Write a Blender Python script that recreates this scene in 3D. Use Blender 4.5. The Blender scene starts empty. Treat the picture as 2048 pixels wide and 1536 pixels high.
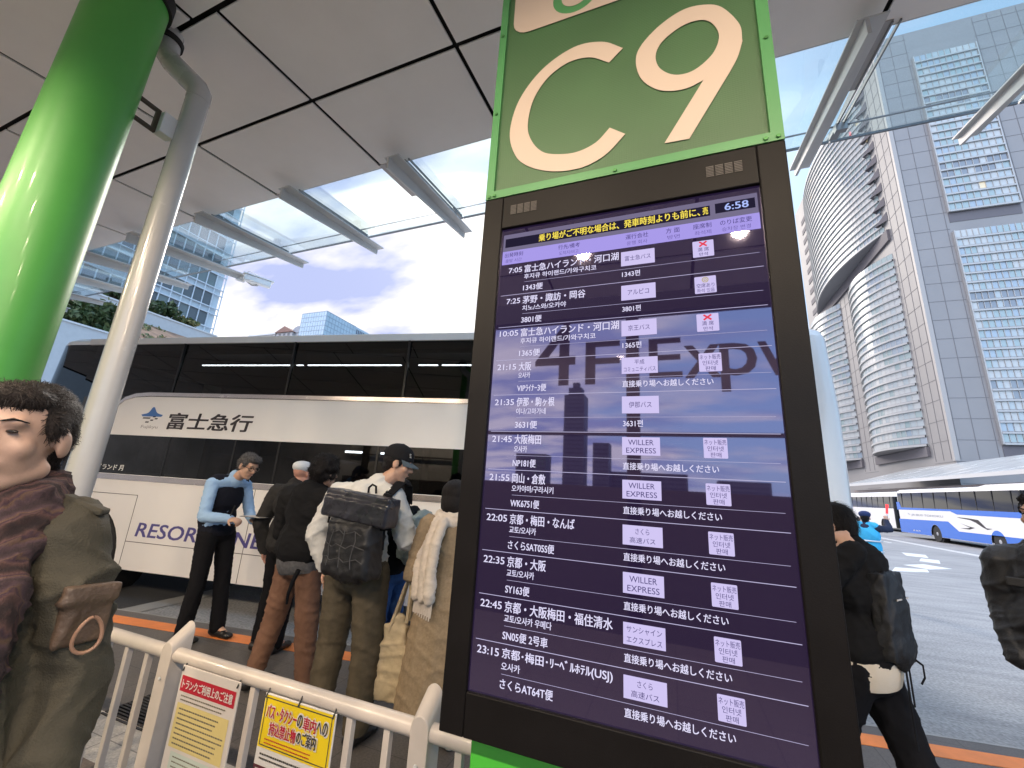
import bpy, bmesh, math, random
import numpy as np
from mathutils import Vector, Matrix
from mathutils.geometry import tessellate_polygon

R = math.radians
PI = math.pi
rnd = random.Random(7)
scene = bpy.context.scene
COL = scene.collection

# ------------------------------------------------------------------ camera
EYE = Vector((0.0, 0.0, 1.62))
cam_data = bpy.data.cameras.new('camera')
cam_data.sensor_width = 36.0
cam_data.lens = 36.0 * 823.0 / 2048.0
cam_data.clip_start = 0.05
cam_data.clip_end = 3000.0
cam = bpy.data.objects.new('camera', cam_data)
COL.objects.link(cam)
_up = Vector((201.0, 3218.0, -823.0)).normalized()
_mx = Vector((-2186.0, -74.0, -823.0))
_mx = _mx - _up * _mx.dot(_up)
_X = -_mx.normalized()
_Y = _up.cross(_X)
cam.matrix_world = Matrix.Translation(EYE) @ Matrix((_X, _Y, _up)).to_4x4()
scene.camera = cam

# ------------------------------------------------------------------ exposure, sky, sun
scene.view_settings.view_transform = 'Standard'
scene.view_settings.look = 'None'
scene.view_settings.exposure = 1.0
scene.view_settings.gamma = 1.0
SUN_DIR = Vector((-0.50, 0.74, 0.45)).normalized()
SUN_EL = math.asin(SUN_DIR.z)
SUN_ROT = math.atan2(SUN_DIR.x, SUN_DIR.y)

world = bpy.data.worlds.new('World')
scene.world = world
world.use_nodes = True
wn, wl = world.node_tree.nodes, world.node_tree.links
wn.clear()


def W(t, **k):
    n = wn.new(t)
    for a, b in k.items():
        setattr(n, a, b)
    return n


w_out = W('ShaderNodeOutputWorld')
w_bg = W('ShaderNodeBackground')
w_bg.inputs['Strength'].default_value = 0.1
sky = W('ShaderNodeTexSky', sky_type='NISHITA')
sky.sun_disc = False
sky.sun_elevation = SUN_EL
sky.sun_rotation = SUN_ROT
sky.air_density = 1.0
sky.dust_density = 1.5
w_tc = W('ShaderNodeTexCoord')
w_sep = W('ShaderNodeSeparateXYZ')
wl.new(w_tc.outputs['Generated'], w_sep.inputs[0])
w_den = W('ShaderNodeMath', operation='ADD')
w_den.inputs[1].default_value = 0.22
w_abs = W('ShaderNodeMath', operation='MAXIMUM')
w_abs.inputs[1].default_value = 0.0
wl.new(w_sep.outputs['Z'], w_abs.inputs[0])
wl.new(w_abs.outputs[0], w_den.inputs[0])
w_px = W('ShaderNodeMath', operation='DIVIDE')
w_py = W('ShaderNodeMath', operation='DIVIDE')
wl.new(w_sep.outputs['X'], w_px.inputs[0]); wl.new(w_den.outputs[0], w_px.inputs[1])
wl.new(w_sep.outputs['Y'], w_py.inputs[0]); wl.new(w_den.outputs[0], w_py.inputs[1])
w_cmb = W('ShaderNodeCombineXYZ')
wl.new(w_px.outputs[0], w_cmb.inputs['X']); wl.new(w_py.outputs[0], w_cmb.inputs['Y'])
w_map = W('ShaderNodeMapping')
w_map.inputs['Rotation'].default_value = (0, 0, R(28))
w_map.inputs['Scale'].default_value = (1.0, 2.1, 1.0)
w_map.inputs['Location'].default_value = (3.1, 0.4, 0.0)
wl.new(w_cmb.outputs[0], w_map.inputs[0])
w_no = W('ShaderNodeTexNoise')
w_no.inputs['Scale'].default_value = 1.25
w_no.inputs['Detail'].default_value = 7.0
w_no.inputs['Roughness'].default_value = 0.52
w_no.inputs['Distortion'].default_value = 0.25
wl.new(w_map.outputs[0], w_no.inputs['Vector'])
# clearer to the right (+X), overcast to the left
w_bias = W('ShaderNodeMath', operation='MULTIPLY_ADD')
w_bias.inputs[1].default_value = -0.55
wl.new(w_sep.outputs['X'], w_bias.inputs[0]); wl.new(w_no.outputs['Fac'], w_bias.inputs[2])
w_rmp = W('ShaderNodeValToRGB')
e = w_rmp.color_ramp.elements
e[0].position = 0.36; e[0].color = (0, 0, 0, 1)
e[1].position = 0.60; e[1].color = (1, 1, 1, 1)
wl.new(w_bias.outputs[0], w_rmp.inputs[0])
# clear-sky blue: the Nishita sky lifted by a pale morning blue
w_clear = W('ShaderNodeMix', data_type='RGBA')
w_clear.inputs[0].default_value = 0.75
w_clear.inputs[7].default_value = (2.7, 4.2, 6.3, 1)
wl.new(sky.outputs[0], w_clear.inputs[6])
# cloud colour varies between lavender underside and warm white
w_no2 = W('ShaderNodeTexNoise')
w_no2.inputs['Scale'].default_value = 2.1
w_no2.inputs['Detail'].default_value = 5.0
wl.new(w_map.outputs[0], w_no2.inputs['Vector'])
w_ccol = W('ShaderNodeValToRGB')
ce = w_ccol.color_ramp.elements
ce[0].position = 0.40; ce[0].color = (0.40, 0.45, 0.70, 1)
ce[1].position = 0.60; ce[1].color = (1.0, 0.95, 0.91, 1)
wl.new(w_no2.outputs['Fac'], w_ccol.inputs[0])
w_csc = W('ShaderNodeVectorMath', operation='SCALE')
w_csc.inputs['Scale'].default_value = 7.0
wl.new(w_ccol.outputs[0], w_csc.inputs[0])
w_mix = W('ShaderNodeMix', data_type='RGBA')
wl.new(w_rmp.outputs[0], w_mix.inputs[0])
wl.new(w_clear.outputs[2], w_mix.inputs[6])
wl.new(w_csc.outputs[0], w_mix.inputs[7])
# bright veil round the hidden sun
w_dot = W('ShaderNodeVectorMath', operation='DOT_PRODUCT')
w_dot.inputs[1].default_value = Vector((-0.10, 0.80, 0.60)).normalized()
wl.new(w_tc.outputs['Generated'], w_dot.inputs[0])
w_pw = W('ShaderNodeMath', operation='POWER', use_clamp=True)
w_pw.inputs[1].default_value = 22.0
wl.new(w_dot.outputs['Value'], w_pw.inputs[0])
w_glow = W('ShaderNodeMix', data_type='RGBA', blend_type='ADD')
w_glow.inputs[7].default_value = (5.2, 4.9, 4.1, 1)
wl.new(w_pw.outputs[0], w_glow.inputs[0])
wl.new(w_mix.outputs[2], w_glow.inputs[6])
# the brighter half of the morning sky lies behind the viewer
w_bdot = W('ShaderNodeVectorMath', operation='DOT_PRODUCT')
w_bdot.inputs[1].default_value = Vector((-0.15, -0.90, 0.40)).normalized()
wl.new(w_tc.outputs['Generated'], w_bdot.inputs[0])
w_bmr = W('ShaderNodeMapRange', interpolation_type='SMOOTHSTEP')
w_bmr.inputs['From Min'].default_value = -0.25
w_bmr.inputs['From Max'].default_value = 0.9
w_bmr.inputs['To Min'].default_value = 1.0
w_bmr.inputs['To Max'].default_value = 2.7
wl.new(w_bdot.outputs['Value'], w_bmr.inputs[0])
w_back = W('ShaderNodeVectorMath', operation='SCALE')
wl.new(w_glow.outputs[2], w_back.inputs[0])
wl.new(w_bmr.outputs[0], w_back.inputs['Scale'])
wl.new(w_back.outputs[0], w_bg.inputs['Color'])
wl.new(w_bg.outputs[0], w_out.inputs[0])

sun_d = bpy.data.lights.new('sun', 'SUN')
sun_d.energy = 1.0
sun_d.angle = R(20)
sun_d.color = (1.0, 0.90, 0.80)
sun = bpy.data.objects.new('sun', sun_d)
COL.objects.link(sun)
sun.location = (0, 0, 60)
sun.rotation_euler = SUN_DIR.to_track_quat('Z', 'Y').to_euler()

# ------------------------------------------------------------------ object helpers


def tag(o, label=None, cat=None, group=None, kind=None):
    for k, v in (('label', label), ('category', cat), ('group', group), ('kind', kind)):
        if v:
            o[k] = v
    return o


def empty(name, loc=(0, 0, 0), rz=0.0, label=None, cat=None, group=None):
    o = bpy.data.objects.new(name, None)
    COL.objects.link(o)
    o.empty_display_size = 0.2
    o.location = loc
    o.rotation_euler = (0, 0, rz)
    return tag(o, label, cat, group)


def link(name, me, parent=None):
    o = bpy.data.objects.new(name, me)
    COL.objects.link(o)
    if parent is not None:
        o.parent = parent
    return o


def copy_tree(o, parent=None):
    c = o.copy()
    COL.objects.link(c)
    if parent is not None:
        c.parent = parent
    for ch in list(o.children):
        copy_tree(ch, c)
    return c


def finish(me, sharp=32.0):
    me.polygons.foreach_set('use_smooth', [True] * len(me.polygons))
    me.set_sharp_from_angle(angle=R(sharp))
    me.update()


class M:
    """collects shapes, then links them as ONE mesh object"""

    def __init__(self):
        self.v, self.f, self.m = [], [], []
        self.cur = 0

    def add(self, vs, fs, m=None):
        b = len(self.v)
        self.v.extend([tuple(p) for p in vs])
        self.f.extend([tuple(i + b for i in f) for f in fs])
        self.m.extend([self.cur if m is None else m] * len(fs))
        return self

    def box(self, x0, x1, y0, y1, z0, z1, m=None):
        vs = [(x, y, z) for x in (x0, x1) for y in (y0, y1) for z in (z0, z1)]
        return self.add(vs, [(0, 1, 3, 2), (4, 6, 7, 5), (0, 4, 5, 1), (2, 3, 7, 6), (0, 2, 6, 4), (1, 5, 7, 3)], m)

    def hexa(self, p, m=None):
        """8 points: bottom ring 0-3, top ring 4-7"""
        return self.add(p, [(0, 3, 2, 1), (4, 5, 6, 7), (0, 1, 5, 4), (1, 2, 6, 5), (2, 3, 7, 6), (3, 0, 4, 7)], m)

    def quad(self, a, b, c, d, m=None):
        return self.add([a, b, c, d], [(0, 1, 2, 3)], m)

    def tube(self, pts, r, n=12, m=None, caps=True):
        pts = [Vector(p) for p in pts]
        rs = r if isinstance(r, (list, tuple)) else [r] * len(pts)
        vs, fs = [], []
        prev = None
        for i, p in enumerate(pts):
            a = pts[max(i - 1, 0)]
            b = pts[min(i + 1, len(pts) - 1)]
            t = (b - a).normalized()
            if prev is None:
                ref = Vector((0, 0, 1)) if abs(t.z) < 0.9 else Vector((1, 0, 0))
                u = t.cross(ref).normalized()
            else:
                u = (prev - t * prev.dot(t)).normalized()
            prev = u
            w = t.cross(u)
            for k in range(n):
                a_ = 2 * PI * k / n
                vs.append(p + (u * math.cos(a_) + w * math.sin(a_)) * rs[i])
        for i in range(len(pts) - 1):
            for k in range(n):
                k2 = (k + 1) % n
                fs.append((i * n + k, i * n + k2, (i + 1) * n + k2, (i + 1) * n + k))
        if caps:
            fs.append(tuple(range(n))[::-1])
            fs.append(tuple((len(pts) - 1) * n + k for k in range(n)))
        return self.add(vs, fs, m)

    def lathe(self, prof, n=24, c=(0, 0, 0), axis='z', m=None):
        """prof: list of (radius, height)"""
        vs, fs = [], []
        for r_, h in prof:
            for k in range(n):
                a_ = 2 * PI * k / n
                p = (r_ * math.cos(a_), r_ * math.sin(a_), h)
                if axis == 'y':
                    p = (p[0], p[2], p[1])
                elif axis == 'x':
                    p = (p[2], p[0], p[1])
                vs.append((p[0] + c[0], p[1] + c[1], p[2] + c[2]))
        for i in range(len(prof) - 1):
            for k in range(n):
                k2 = (k + 1) % n
                fs.append((i * n + k, i * n + k2, (i + 1) * n + k2, (i + 1) * n + k))
        fs.append(tuple(range(n))[::-1])
        fs.append(tuple((len(prof) - 1) * n + k for k in range(n)))
        return self.add(vs, fs, m)

    def poly(self, loops, fn, m=None):
        """flat polygon with holes; loops of (a, b); fn maps (a, b) to a point"""
        tri = tessellate_polygon([[Vector((p[0], p[1], 0)) for p in l] for l in loops])
        flat = [p for l in loops for p in l]
        return self.add([fn(*p) for p in flat], [tuple(t) for t in tri], m)

    def prism(self, loop, fn0, fn1, m=None):
        """closed outline extruded between two mappings"""
        n = len(loop)
        tri = tessellate_polygon([[Vector((p[0], p[1], 0)) for p in loop]])
        vs = [fn0(*p) for p in loop] + [fn1(*p) for p in loop]
        fs = [tuple(t) for t in tri] + [tuple(i + n for i in t[::-1]) for t in tri]
        fs += [(i, (i + 1) % n, (i + 1) % n + n, i + n) for i in range(n)]
        return self.add(vs, fs, m)

    def build(self, name, mats, parent=None, sharp=32.0, recalc=True, bevel=0.0):
        me = bpy.data.meshes.new(name)
        me.from_pydata(self.v, [], self.f)
        for mt in (mats if isinstance(mats, (list, tuple)) else [mats]):
            me.materials.append(mt)
        me.polygons.foreach_set('material_index', self.m)
        if recalc:
            bm = bmesh.new()
            bm.from_mesh(me)
            bmesh.ops.recalc_face_normals(bm, faces=bm.faces)
            bm.to_mesh(me)
            bm.free()
        finish(me, sharp)
        o = link(name, me, parent)
        if bevel:
            b = o.modifiers.new('edge', 'BEVEL')
            b.width = bevel
            b.segments = 2
            b.limit_method = 'ANGLE'
            b.angle_limit = R(40)
        return o


def spline(pts, n=8, closed=False):
    P = [Vector((p[0], p[1], 0)) for p in pts]
    out = []
    N = len(P)
    for i in range(N if closed else N - 1):
        a = P[(i - 1) % N] if closed or i > 0 else P[i] * 2 - P[i + 1]
        b, c = P[i], P[(i + 1) % N]
        d = P[(i + 2) % N] if closed or i + 2 < N else c * 2 - b
        for k in range(n):
            t = k / n
            q = 0.5 * ((2 * b) + (c - a) * t + (2 * a - 5 * b + 4 * c - d) * t * t + (3 * b - 3 * c + d - a) * t ** 3)
            out.append((q.x, q.y))
    if not closed:
        out.append((P[-1].x, P[-1].y))
    return out


def circle(cx, cy, r, n=32, a0=0.0, a1=2 * PI, closed=True):
    k = n if closed else n + 1
    return [(cx + r * math.cos(a0 + (a1 - a0) * i / n), cy + r * math.sin(a0 + (a1 - a0) * i / n)) for i in range(k)]


def rrect(x0, x1, y0, y1, r, n=5):
    out = []
    for cx, cy, a in ((x1 - r, y1 - r, 0), (x0 + r, y1 - r, 90), (x0 + r, y0 + r, 180), (x1 - r, y0 + r, 270)):
        for i in range(n + 1):
            t = R(a + 90 * i / n)
            out.append((cx + r * math.cos(t), cy + r * math.sin(t)))
    return out


# flat lettering, set with Blender's built-in font
_tc = bpy.data.curves.new('lettering_source', 'FONT')
_tc.resolution_u = 3
_to = bpy.data.objects.new('lettering_source', _tc)
_ts = bpy.data.scenes.new('lettering_source')
_ts.collection.objects.link(_to)


GLYPHS = {}


def glyphs(body):
    if body in GLYPHS:
        return GLYPHS[body]
    _tc.body = body
    _ts.view_layers[0].update()
    dg = _ts.view_layers[0].depsgraph
    me = bpy.data.meshes.new_from_object(_to.evaluated_get(dg))
    v = [(p.co.x, p.co.y) for p in me.vertices]
    f = [tuple(p.vertices) for p in me.polygons]
    bpy.data.meshes.remove(me)
    GLYPHS[body] = (v, f)
    return v, f


def write(mb, body, x0, z0, h, fn, w=None, align='L', bold=0.0, m=None, shear=0.0):
    """lettering with its ink box h tall from z0 up; w stretches the ink box to that width; bold is a stroke gain relative to h"""
    v, f = glyphs(body)
    if not v:
        return
    a0 = min(p[0] for p in v); a1 = max(p[0] for p in v)
    b0 = min(p[1] for p in v); b1 = max(p[1] for p in v)
    sy = h / max(b1 - b0, 1e-6)
    sx = sy if w is None else w / max(a1 - a0, 1e-6)
    wid = (a1 - a0) * sx
    ox = x0 - (wid if align == 'R' else wid / 2 if align == 'C' else 0)
    d = bold * h
    stamps = [(0, 0, 0)] if not bold else [(-d, d * 0.5, 0), (d, -d * 0.5, 1), (d, d * 0.5, 2), (-d, -d * 0.5, 3)]
    for (dx, dz, k) in stamps:
        P = [fn(ox + (p[0] - a0) * sx + shear * (p[1] - b0) * sy + dx, z0 + (p[1] - b0) * sy + dz) for p in v]
        mb.add([(p[0], p[1] - 0.00012 * k, p[2]) for p in P], f, m)


# ------------------------------------------------------------------ materials
MATS = {}


def mat(name, col, rough=0.5, metal=0.0, var=0.0, vs=4.0, bump=0.0, bs=60.0, ior=1.5, coat=0.0, emit=None, es=1.0,
        var2=None, stretch=None, spectint=None):
    if name in MATS:
        return MATS[name]
    m = bpy.data.materials.new(name)
    m.use_nodes = True
    N, L = m.node_tree.nodes, m.node_tree.links
    b = N['Principled BSDF']
    b.inputs['Base Color'].default_value = (*col, 1)
    b.inputs['Roughness'].default_value = rough
    b.inputs['Metallic'].default_value = metal
    b.inputs['IOR'].default_value = ior
    b.inputs['Coat Weight'].default_value = coat
    b.inputs['Coat Roughness'].default_value = 0.08
    if spectint:
        b.inputs['Specular Tint'].default_value = (*spectint, 1)
    if emit:
        b.inputs['Emission Color'].default_value = (*emit, 1)
        b.inputs['Emission Strength'].default_value = es
    if var or bump:
        tc = N.new('ShaderNodeTexCoord')
        mp = N.new('ShaderNodeMapping')
        if stretch:
            mp.inputs['Scale'].default_value = stretch
        L.new(tc.outputs['Object'], mp.inputs[0])
    if var:
        no = N.new('ShaderNodeTexNoise')
        no.inputs['Scale'].default_value = vs
        no.inputs['Detail'].default_value = 6
        no.inputs['Roughness'].default_value = 0.6
        L.new(mp.outputs[0], no.inputs['Vector'])
        rp = N.new('ShaderNodeValToRGB')
        c2 = var2 or tuple(min(1, c * (1 + var)) for c in col)
        c1 = tuple(c * (1 - var) for c in col)
        rp.color_ramp.elements[0].position = 0.3
        rp.color_ramp.elements[1].position = 0.7
        rp.color_ramp.elements[0].color = (*c1, 1)
        rp.color_ramp.elements[1].color = (*c2, 1)
        L.new(no.outputs['Fac'], rp.inputs[0])
        L.new(rp.outputs[0], b.inputs['Base Color'])
        mr = N.new('ShaderNodeMapRange')
        mr.inputs['To Min'].default_value = max(0.02, rough - 0.08)
        mr.inputs['To Max'].default_value = min(1, rough + 0.08)
        L.new(no.outputs['Fac'], mr.inputs[0])
        L.new(mr.outputs[0], b.inputs['Roughness'])
    if bump:
        n2 = N.new('ShaderNodeTexNoise')
        n2.inputs['Scale'].default_value = bs
        n2.inputs['Detail'].default_value = 4
        L.new(mp.outputs[0], n2.inputs['Vector'])
        bp = N.new('ShaderNodeBump')
        bp.inputs['Strength'].default_value = bump
        bp.inputs['Distance'].default_value = 0.01
        L.new(n2.outputs['Fac'], bp.inputs['Height'])
        L.new(bp.outputs[0], b.inputs['Normal'])
    MATS[name] = m
    return m


def glow(name, col, s):
    if name in MATS:
        return MATS[name]
    m = bpy.data.materials.new(name)
    m.use_nodes = True
    N, L = m.node_tree.nodes, m.node_tree.links
    N.remove(N['Principled BSDF'])
    e_ = N.new('ShaderNodeEmission')
    e_.inputs[0].default_value = (*col, 1)
    e_.inputs[1].default_value = s
    L.new(e_.outputs[0], N['Material Output'].inputs[0])
    MATS[name] = m
    return m


def glass(name, tint, refl_ior=1.5, rough=0.0, extra=0.0):
    """thin pane: tinted see-through layer under a Fresnel reflection"""
    if name in MATS:
        return MATS[name]
    m = bpy.data.materials.new(name)
    m.use_nodes = True
    N, L = m.node_tree.nodes, m.node_tree.links
    N.remove(N['Principled BSDF'])
    t = N.new('ShaderNodeBsdfTransparent')
    t.inputs[0].default_value = (*tint, 1)
    g = N.new('ShaderNodeBsdfGlossy')
    g.inputs['Roughness'].default_value = rough
    g.inputs['Color'].default_value = (0.95, 0.97, 1.0, 1)
    fr = N.new('ShaderNodeLayerWeight')
    fr.inputs[0].default_value = 0.5
    pw_ = N.new('ShaderNodeMath')
    pw_.operation = 'POWER'
    pw_.inputs[1].default_value = 4.0
    L.new(fr.outputs['Facing'], pw_.inputs[0])
    f0 = ((refl_ior - 1) / (refl_ior + 1)) ** 2 + extra
    ad = N.new('ShaderNodeMath')
    ad.operation = 'MULTIPLY_ADD'
    ad.use_clamp = True
    ad.inputs[1].default_value = 1.0 - f0
    ad.inputs[2].default_value = f0
    L.new(pw_.outputs[0], ad.inputs[0])
    mx = N.new('ShaderNodeMixShader')
    L.new(ad.outputs[0], mx.inputs[0])
    L.new(t.outputs[0], mx.inputs[1])
    L.new(g.outputs[0], mx.inputs[2])
    L.new(mx.outputs[0], N['Material Output'].inputs[0])
    MATS[name] = m
    return m


m_steel = mat('painted_steel', (0.55, 0.55, 0.54), 0.42, var=0.06, vs=3)
m_dark = mat('dark_gap', (0.012, 0.010, 0.010), 0.8)
m_white = mat('white_plastic', (0.75, 0.75, 0.74), 0.45, var=0.04)
m_black = mat('black_plastic', (0.014, 0.014, 0.015), 0.45, var=0.2)
m_rubber = mat('tyre_rubber', (0.018, 0.018, 0.019), 0.8, var=0.25, bump=0.2, bs=40)
m_rim = mat('wheel_metal', (0.55, 0.55, 0.56), 0.3, metal=0.9, var=0.1)
# ------------------------------------------------------------------ ground
PLAT = 0.12
BA = R(9.1)
BU = Vector((math.cos(BA), math.sin(BA), 0))
BN = Vector((-BU.y, BU.x, 0))
KERB = 3.955      # perpendicular distance of the platform edge from the camera


def road_material():
    m = bpy.data.materials.new('asphalt')
    m.use_nodes = True
    N, L = m.node_tree.nodes, m.node_tree.links
    b = N['Principled BSDF']
    tc = N.new('ShaderNodeTexCoord')
    n1 = N.new('ShaderNodeTexNoise'); n1.inputs['Scale'].default_value = 0.35; n1.inputs['Detail'].default_value = 8
    n2 = N.new('ShaderNodeTexNoise'); n2.inputs['Scale'].default_value = 38; n2.inputs['Detail'].default_value = 3
    mp = N.new('ShaderNodeMapping'); mp.inputs['Scale'].default_value = (0.5, 2.6, 1); mp.inputs['Rotation'].default_value = (0, 0, R(-60))
    n3 = N.new('ShaderNodeTexNoise'); n3.inputs['Scale'].default_value = 1.6; n3.inputs['Detail'].default_value = 6
    for n in (n1, n2):
        L.new(tc.outputs['Object'], n.inputs['Vector'])
    L.new(tc.outputs['Object'], mp.inputs[0]); L.new(mp.outputs[0], n3.inputs['Vector'])
    r = N.new('ShaderNodeValToRGB')
    r.color_ramp.elements[0].position = 0.32; r.color_ramp.elements[0].color = (0.20, 0.20, 0.205, 1)
    r.color_ramp.elements[1].position = 0.68; r.color_ramp.elements[1].color = (0.36, 0.36, 0.355, 1)
    a = N.new('ShaderNodeMath'); a.operation = 'MULTIPLY_ADD'; a.inputs[1].default_value = 0.55
    L.new(n3.outputs['Fac'], a.inputs[0])
    s = N.new('ShaderNodeMath'); s.operation = 'MULTIPLY'; s.inputs[1].default_value = 0.45
    L.new(n1.outputs['Fac'], s.inputs[0]); L.new(s.outputs[0], a.inputs[2])
    L.new(a.outputs[0], r.inputs[0])
    mx = N.new('ShaderNodeMix'); mx.data_type = 'RGBA'; mx.blend_type = 'OVERLAY'; mx.inputs[0].default_value = 0.75
    L.new(r.outputs[0], mx.inputs[6]); L.new(n2.outputs['Fac'], mx.inputs[7])
    L.new(mx.outputs[2], b.inputs['Base Color'])
    b.inputs['Roughness'].default_value = 0.82
    bp = N.new('ShaderNodeBump'); bp.inputs['Strength'].default_value = 0.5; bp.inputs['Distance'].default_value = 0.008
    L.new(n2.outputs['Fac'], bp.inputs['Height']); L.new(bp.outputs[0], b.inputs['Normal'])
    return m


def tile_material(name, c1, c2, mortar, w, h, rough, rot=0.0):
    m = bpy.data.materials.new(name)
    m.use_nodes = True
    N, L = m.node_tree.nodes, m.node_tree.links
    b = N['Principled BSDF']
    tc = N.new('ShaderNodeTexCoord')
    mp = N.new('ShaderNodeMapping'); mp.inputs['Rotation'].default_value = (0, 0, rot)
    L.new(tc.outputs['Object'], mp.inputs[0])
    br = N.new('ShaderNodeTexBrick')
    br.inputs['Scale'].default_value = 1.0
    br.inputs['Brick Width'].default_value = w
    br.inputs['Row Height'].default_value = h
    br.inputs['Mortar Size'].default_value = 0.004
    br.offset = 0.0
    br.inputs['Color1'].default_value = (*c1, 1)
    br.inputs['Color2'].default_value = (*c2, 1)
    br.inputs['Mortar'].default_value = (*mortar, 1)
    L.new(mp.outputs[0], br.inputs['Vector'])
    no = N.new('ShaderNodeTexNoise'); no.inputs['Scale'].default_value = 90; no.inputs['Detail'].default_value = 4
    L.new(tc.outputs['Object'], no.inputs['Vector'])
    mx = N.new('ShaderNodeMix'); mx.data_type = 'RGBA'; mx.blend_type = 'OVERLAY'; mx.inputs[0].default_value = 0.6
    L.new(br.outputs['Color'], mx.inputs[6]); L.new(no.outputs['Fac'], mx.inputs[7])
    L.new(mx.outputs[2], b.inputs['Base Color'])
    n2 = N.new('ShaderNodeTexNoise'); n2.inputs['Scale'].default_value = 1.7; n2.inputs['Detail'].default_value = 5
    L.new(tc.outputs['Object'], n2.inputs['Vector'])
    mr = N.new('ShaderNodeMapRange'); mr.inputs['To Min'].default_value = rough - 0.12; mr.inputs['To Max'].default_value = rough + 0.12
    L.new(n2.outputs['Fac'], mr.inputs[0]); L.new(mr.outputs[0], b.inputs['Roughness'])
    return m


m_road = road_material()
m_plat = tile_material('dark_granite_paving', (0.098, 0.090, 0.086), (0.110, 0.101, 0.096), (0.060, 0.056, 0.053), 0.6, 0.6, 0.5)
m_pale = tile_material('pale_granite_paving', (0.50, 0.48, 0.45), (0.42, 0.40, 0.38), (0.22, 0.21, 0.20), 0.6, 0.3, 0.55)
m_brown = tile_material('brown_stone_paving', (0.17, 0.135, 0.11), (0.145, 0.115, 0.095), (0.07, 0.06, 0.05), 0.3, 0.3, 0.55)
m_orange = mat('orange_paint', (0.80, 0.24, 0.06), 0.55, var=0.12, vs=7, bump=0.15, bs=80)
m_wpaint = mat('white_road_paint', (0.68, 0.68, 0.66), 0.6, var=0.15, vs=3)
m_concrete = mat('pale_concrete', (0.30, 0.30, 0.295), 0.8, var=0.12, vs=2.5, bump=0.3, bs=70)

g = M()
S = 900.0
g.quad((-S, -S, 0), (S, -S, 0), (S, S, 0), (-S, S, 0))
tag(g.build('road', m_road, recalc=False), kind='structure')


def bp_(s, n, z):
    p = BU * s + BN * n
    return (p.x, p.y, z)


def strip(n0, n1, s0, s1, z0, z1):
    return [bp_(s0, n0, z0), bp_(s1, n0, z0), bp_(s1, n1, z0), bp_(s0, n1, z0),
            bp_(s0, n0, z1), bp_(s1, n0, z1), bp_(s1, n1, z1), bp_(s0, n1, z1)]


p = M()
poly = [(-40, -14)] + [(30, -14)]
k0 = BU * 30 + BN * KERB; k1 = BU * -40 + BN * KERB
loop = [(-40, -6.0), (30, -6.0), (k0.x, k0.y), (k1.x, k1.y)]
p.prism(loop, lambda a, b: (a, b, -0.2), lambda a, b: (a, b, PLAT))
tag(p.build('pavement', m_plat), kind='structure')
p = M(); p.hexa(strip(KERB - 0.30, KERB - 0.14, -34, 26, PLAT - 0.02, PLAT + 0.004))
tag(p.build('pavement_edge_marking', m_orange), kind='structure')
p = M(); p.hexa(strip(KERB, KERB + 0.02, -34, 26, -0.02, PLAT + 0.002))
tag(p.build('kerb', m_concrete), kind='structure')
p = M(); p.box(-9, 6, 1.36, 1.66, PLAT, PLAT + 0.004, 0); p.box(-9, 6, 1.66, 1.95, PLAT, PLAT + 0.004, 1)
tag(p.build('pavement_band', [m_brown, m_pale], recalc=False), kind='structure')
# dark lane under the nose of the coach and the pale strip that ends it
p = M()
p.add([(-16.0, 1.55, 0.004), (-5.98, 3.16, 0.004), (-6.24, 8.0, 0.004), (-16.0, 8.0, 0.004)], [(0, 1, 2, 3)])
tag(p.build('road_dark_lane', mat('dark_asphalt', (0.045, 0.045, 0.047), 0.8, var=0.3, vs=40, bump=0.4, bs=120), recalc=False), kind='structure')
p = M(); p.add([(-5.98, 3.17, 0.008), (-5.70, 3.2, 0.008), (-5.96, 8.0, 0.008), (-6.24, 8.0, 0.008)], [(0, 1, 2, 3)])
tag(p.build('road_bay_edge', m_concrete, recalc=False), kind='structure')
# lane markings of the far lanes
p = M()
for x in (12.65, 12.95):
    p.box(x - 0.07, x + 0.07, 10, 60, -0.01, 0.006)
p.box(11.4, 11.52, 30.5, 36, -0.01, 0.006)
for q in ([(9.2, 23.6), (9.9, 23.4), (9.35, 21.9), (8.75, 22.1)], [(8.9, 21.4), (9.35, 21.2), (8.75, 19.8), (8.3, 20.1)],
          [(7.95, 19.0), (8.35, 18.3), (7.4, 17.4), (7.05, 18.1)], [(7.3, 17.3), (7.0, 16.5), (5.9, 15.9), (6.4, 17.0)],
          [(5.8, 15.8), (5.6, 15.1), (4.9, 14.8), (5.2, 15.6)]):
    p.prism(q, lambda a, b: (a, b, -0.01), lambda a, b: (a, b, 0.006))
tag(p.build('road_marking', m_wpaint), kind='structure')

# drain grate by the railing
t = empty('drain_grate', (-3.06, 2.06, PLAT), 0, 'black slotted drain grate in the paving behind the white railing', 'drain')
q = M()
for i in range(12):
    y = -0.13 + i * 0.0236
    q.box(-0.28, 0.28, y - 0.006, y + 0.006, 0.002, 0.010)
q.build('slat', mat('grate_iron', (0.05, 0.05, 0.055), 0.4, metal=0.7), t)
q = M(); q.box(-0.30, 0.30, -0.145, 0.145, -0.02, 0.002); q.build('pan', m_dark, t)

# ------------------------------------------------------------------ departure display pillar
DY = 1.02


def F(x, z, dy=0.0):
    return (x, DY + dy, z)


m_signgreen = None


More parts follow.
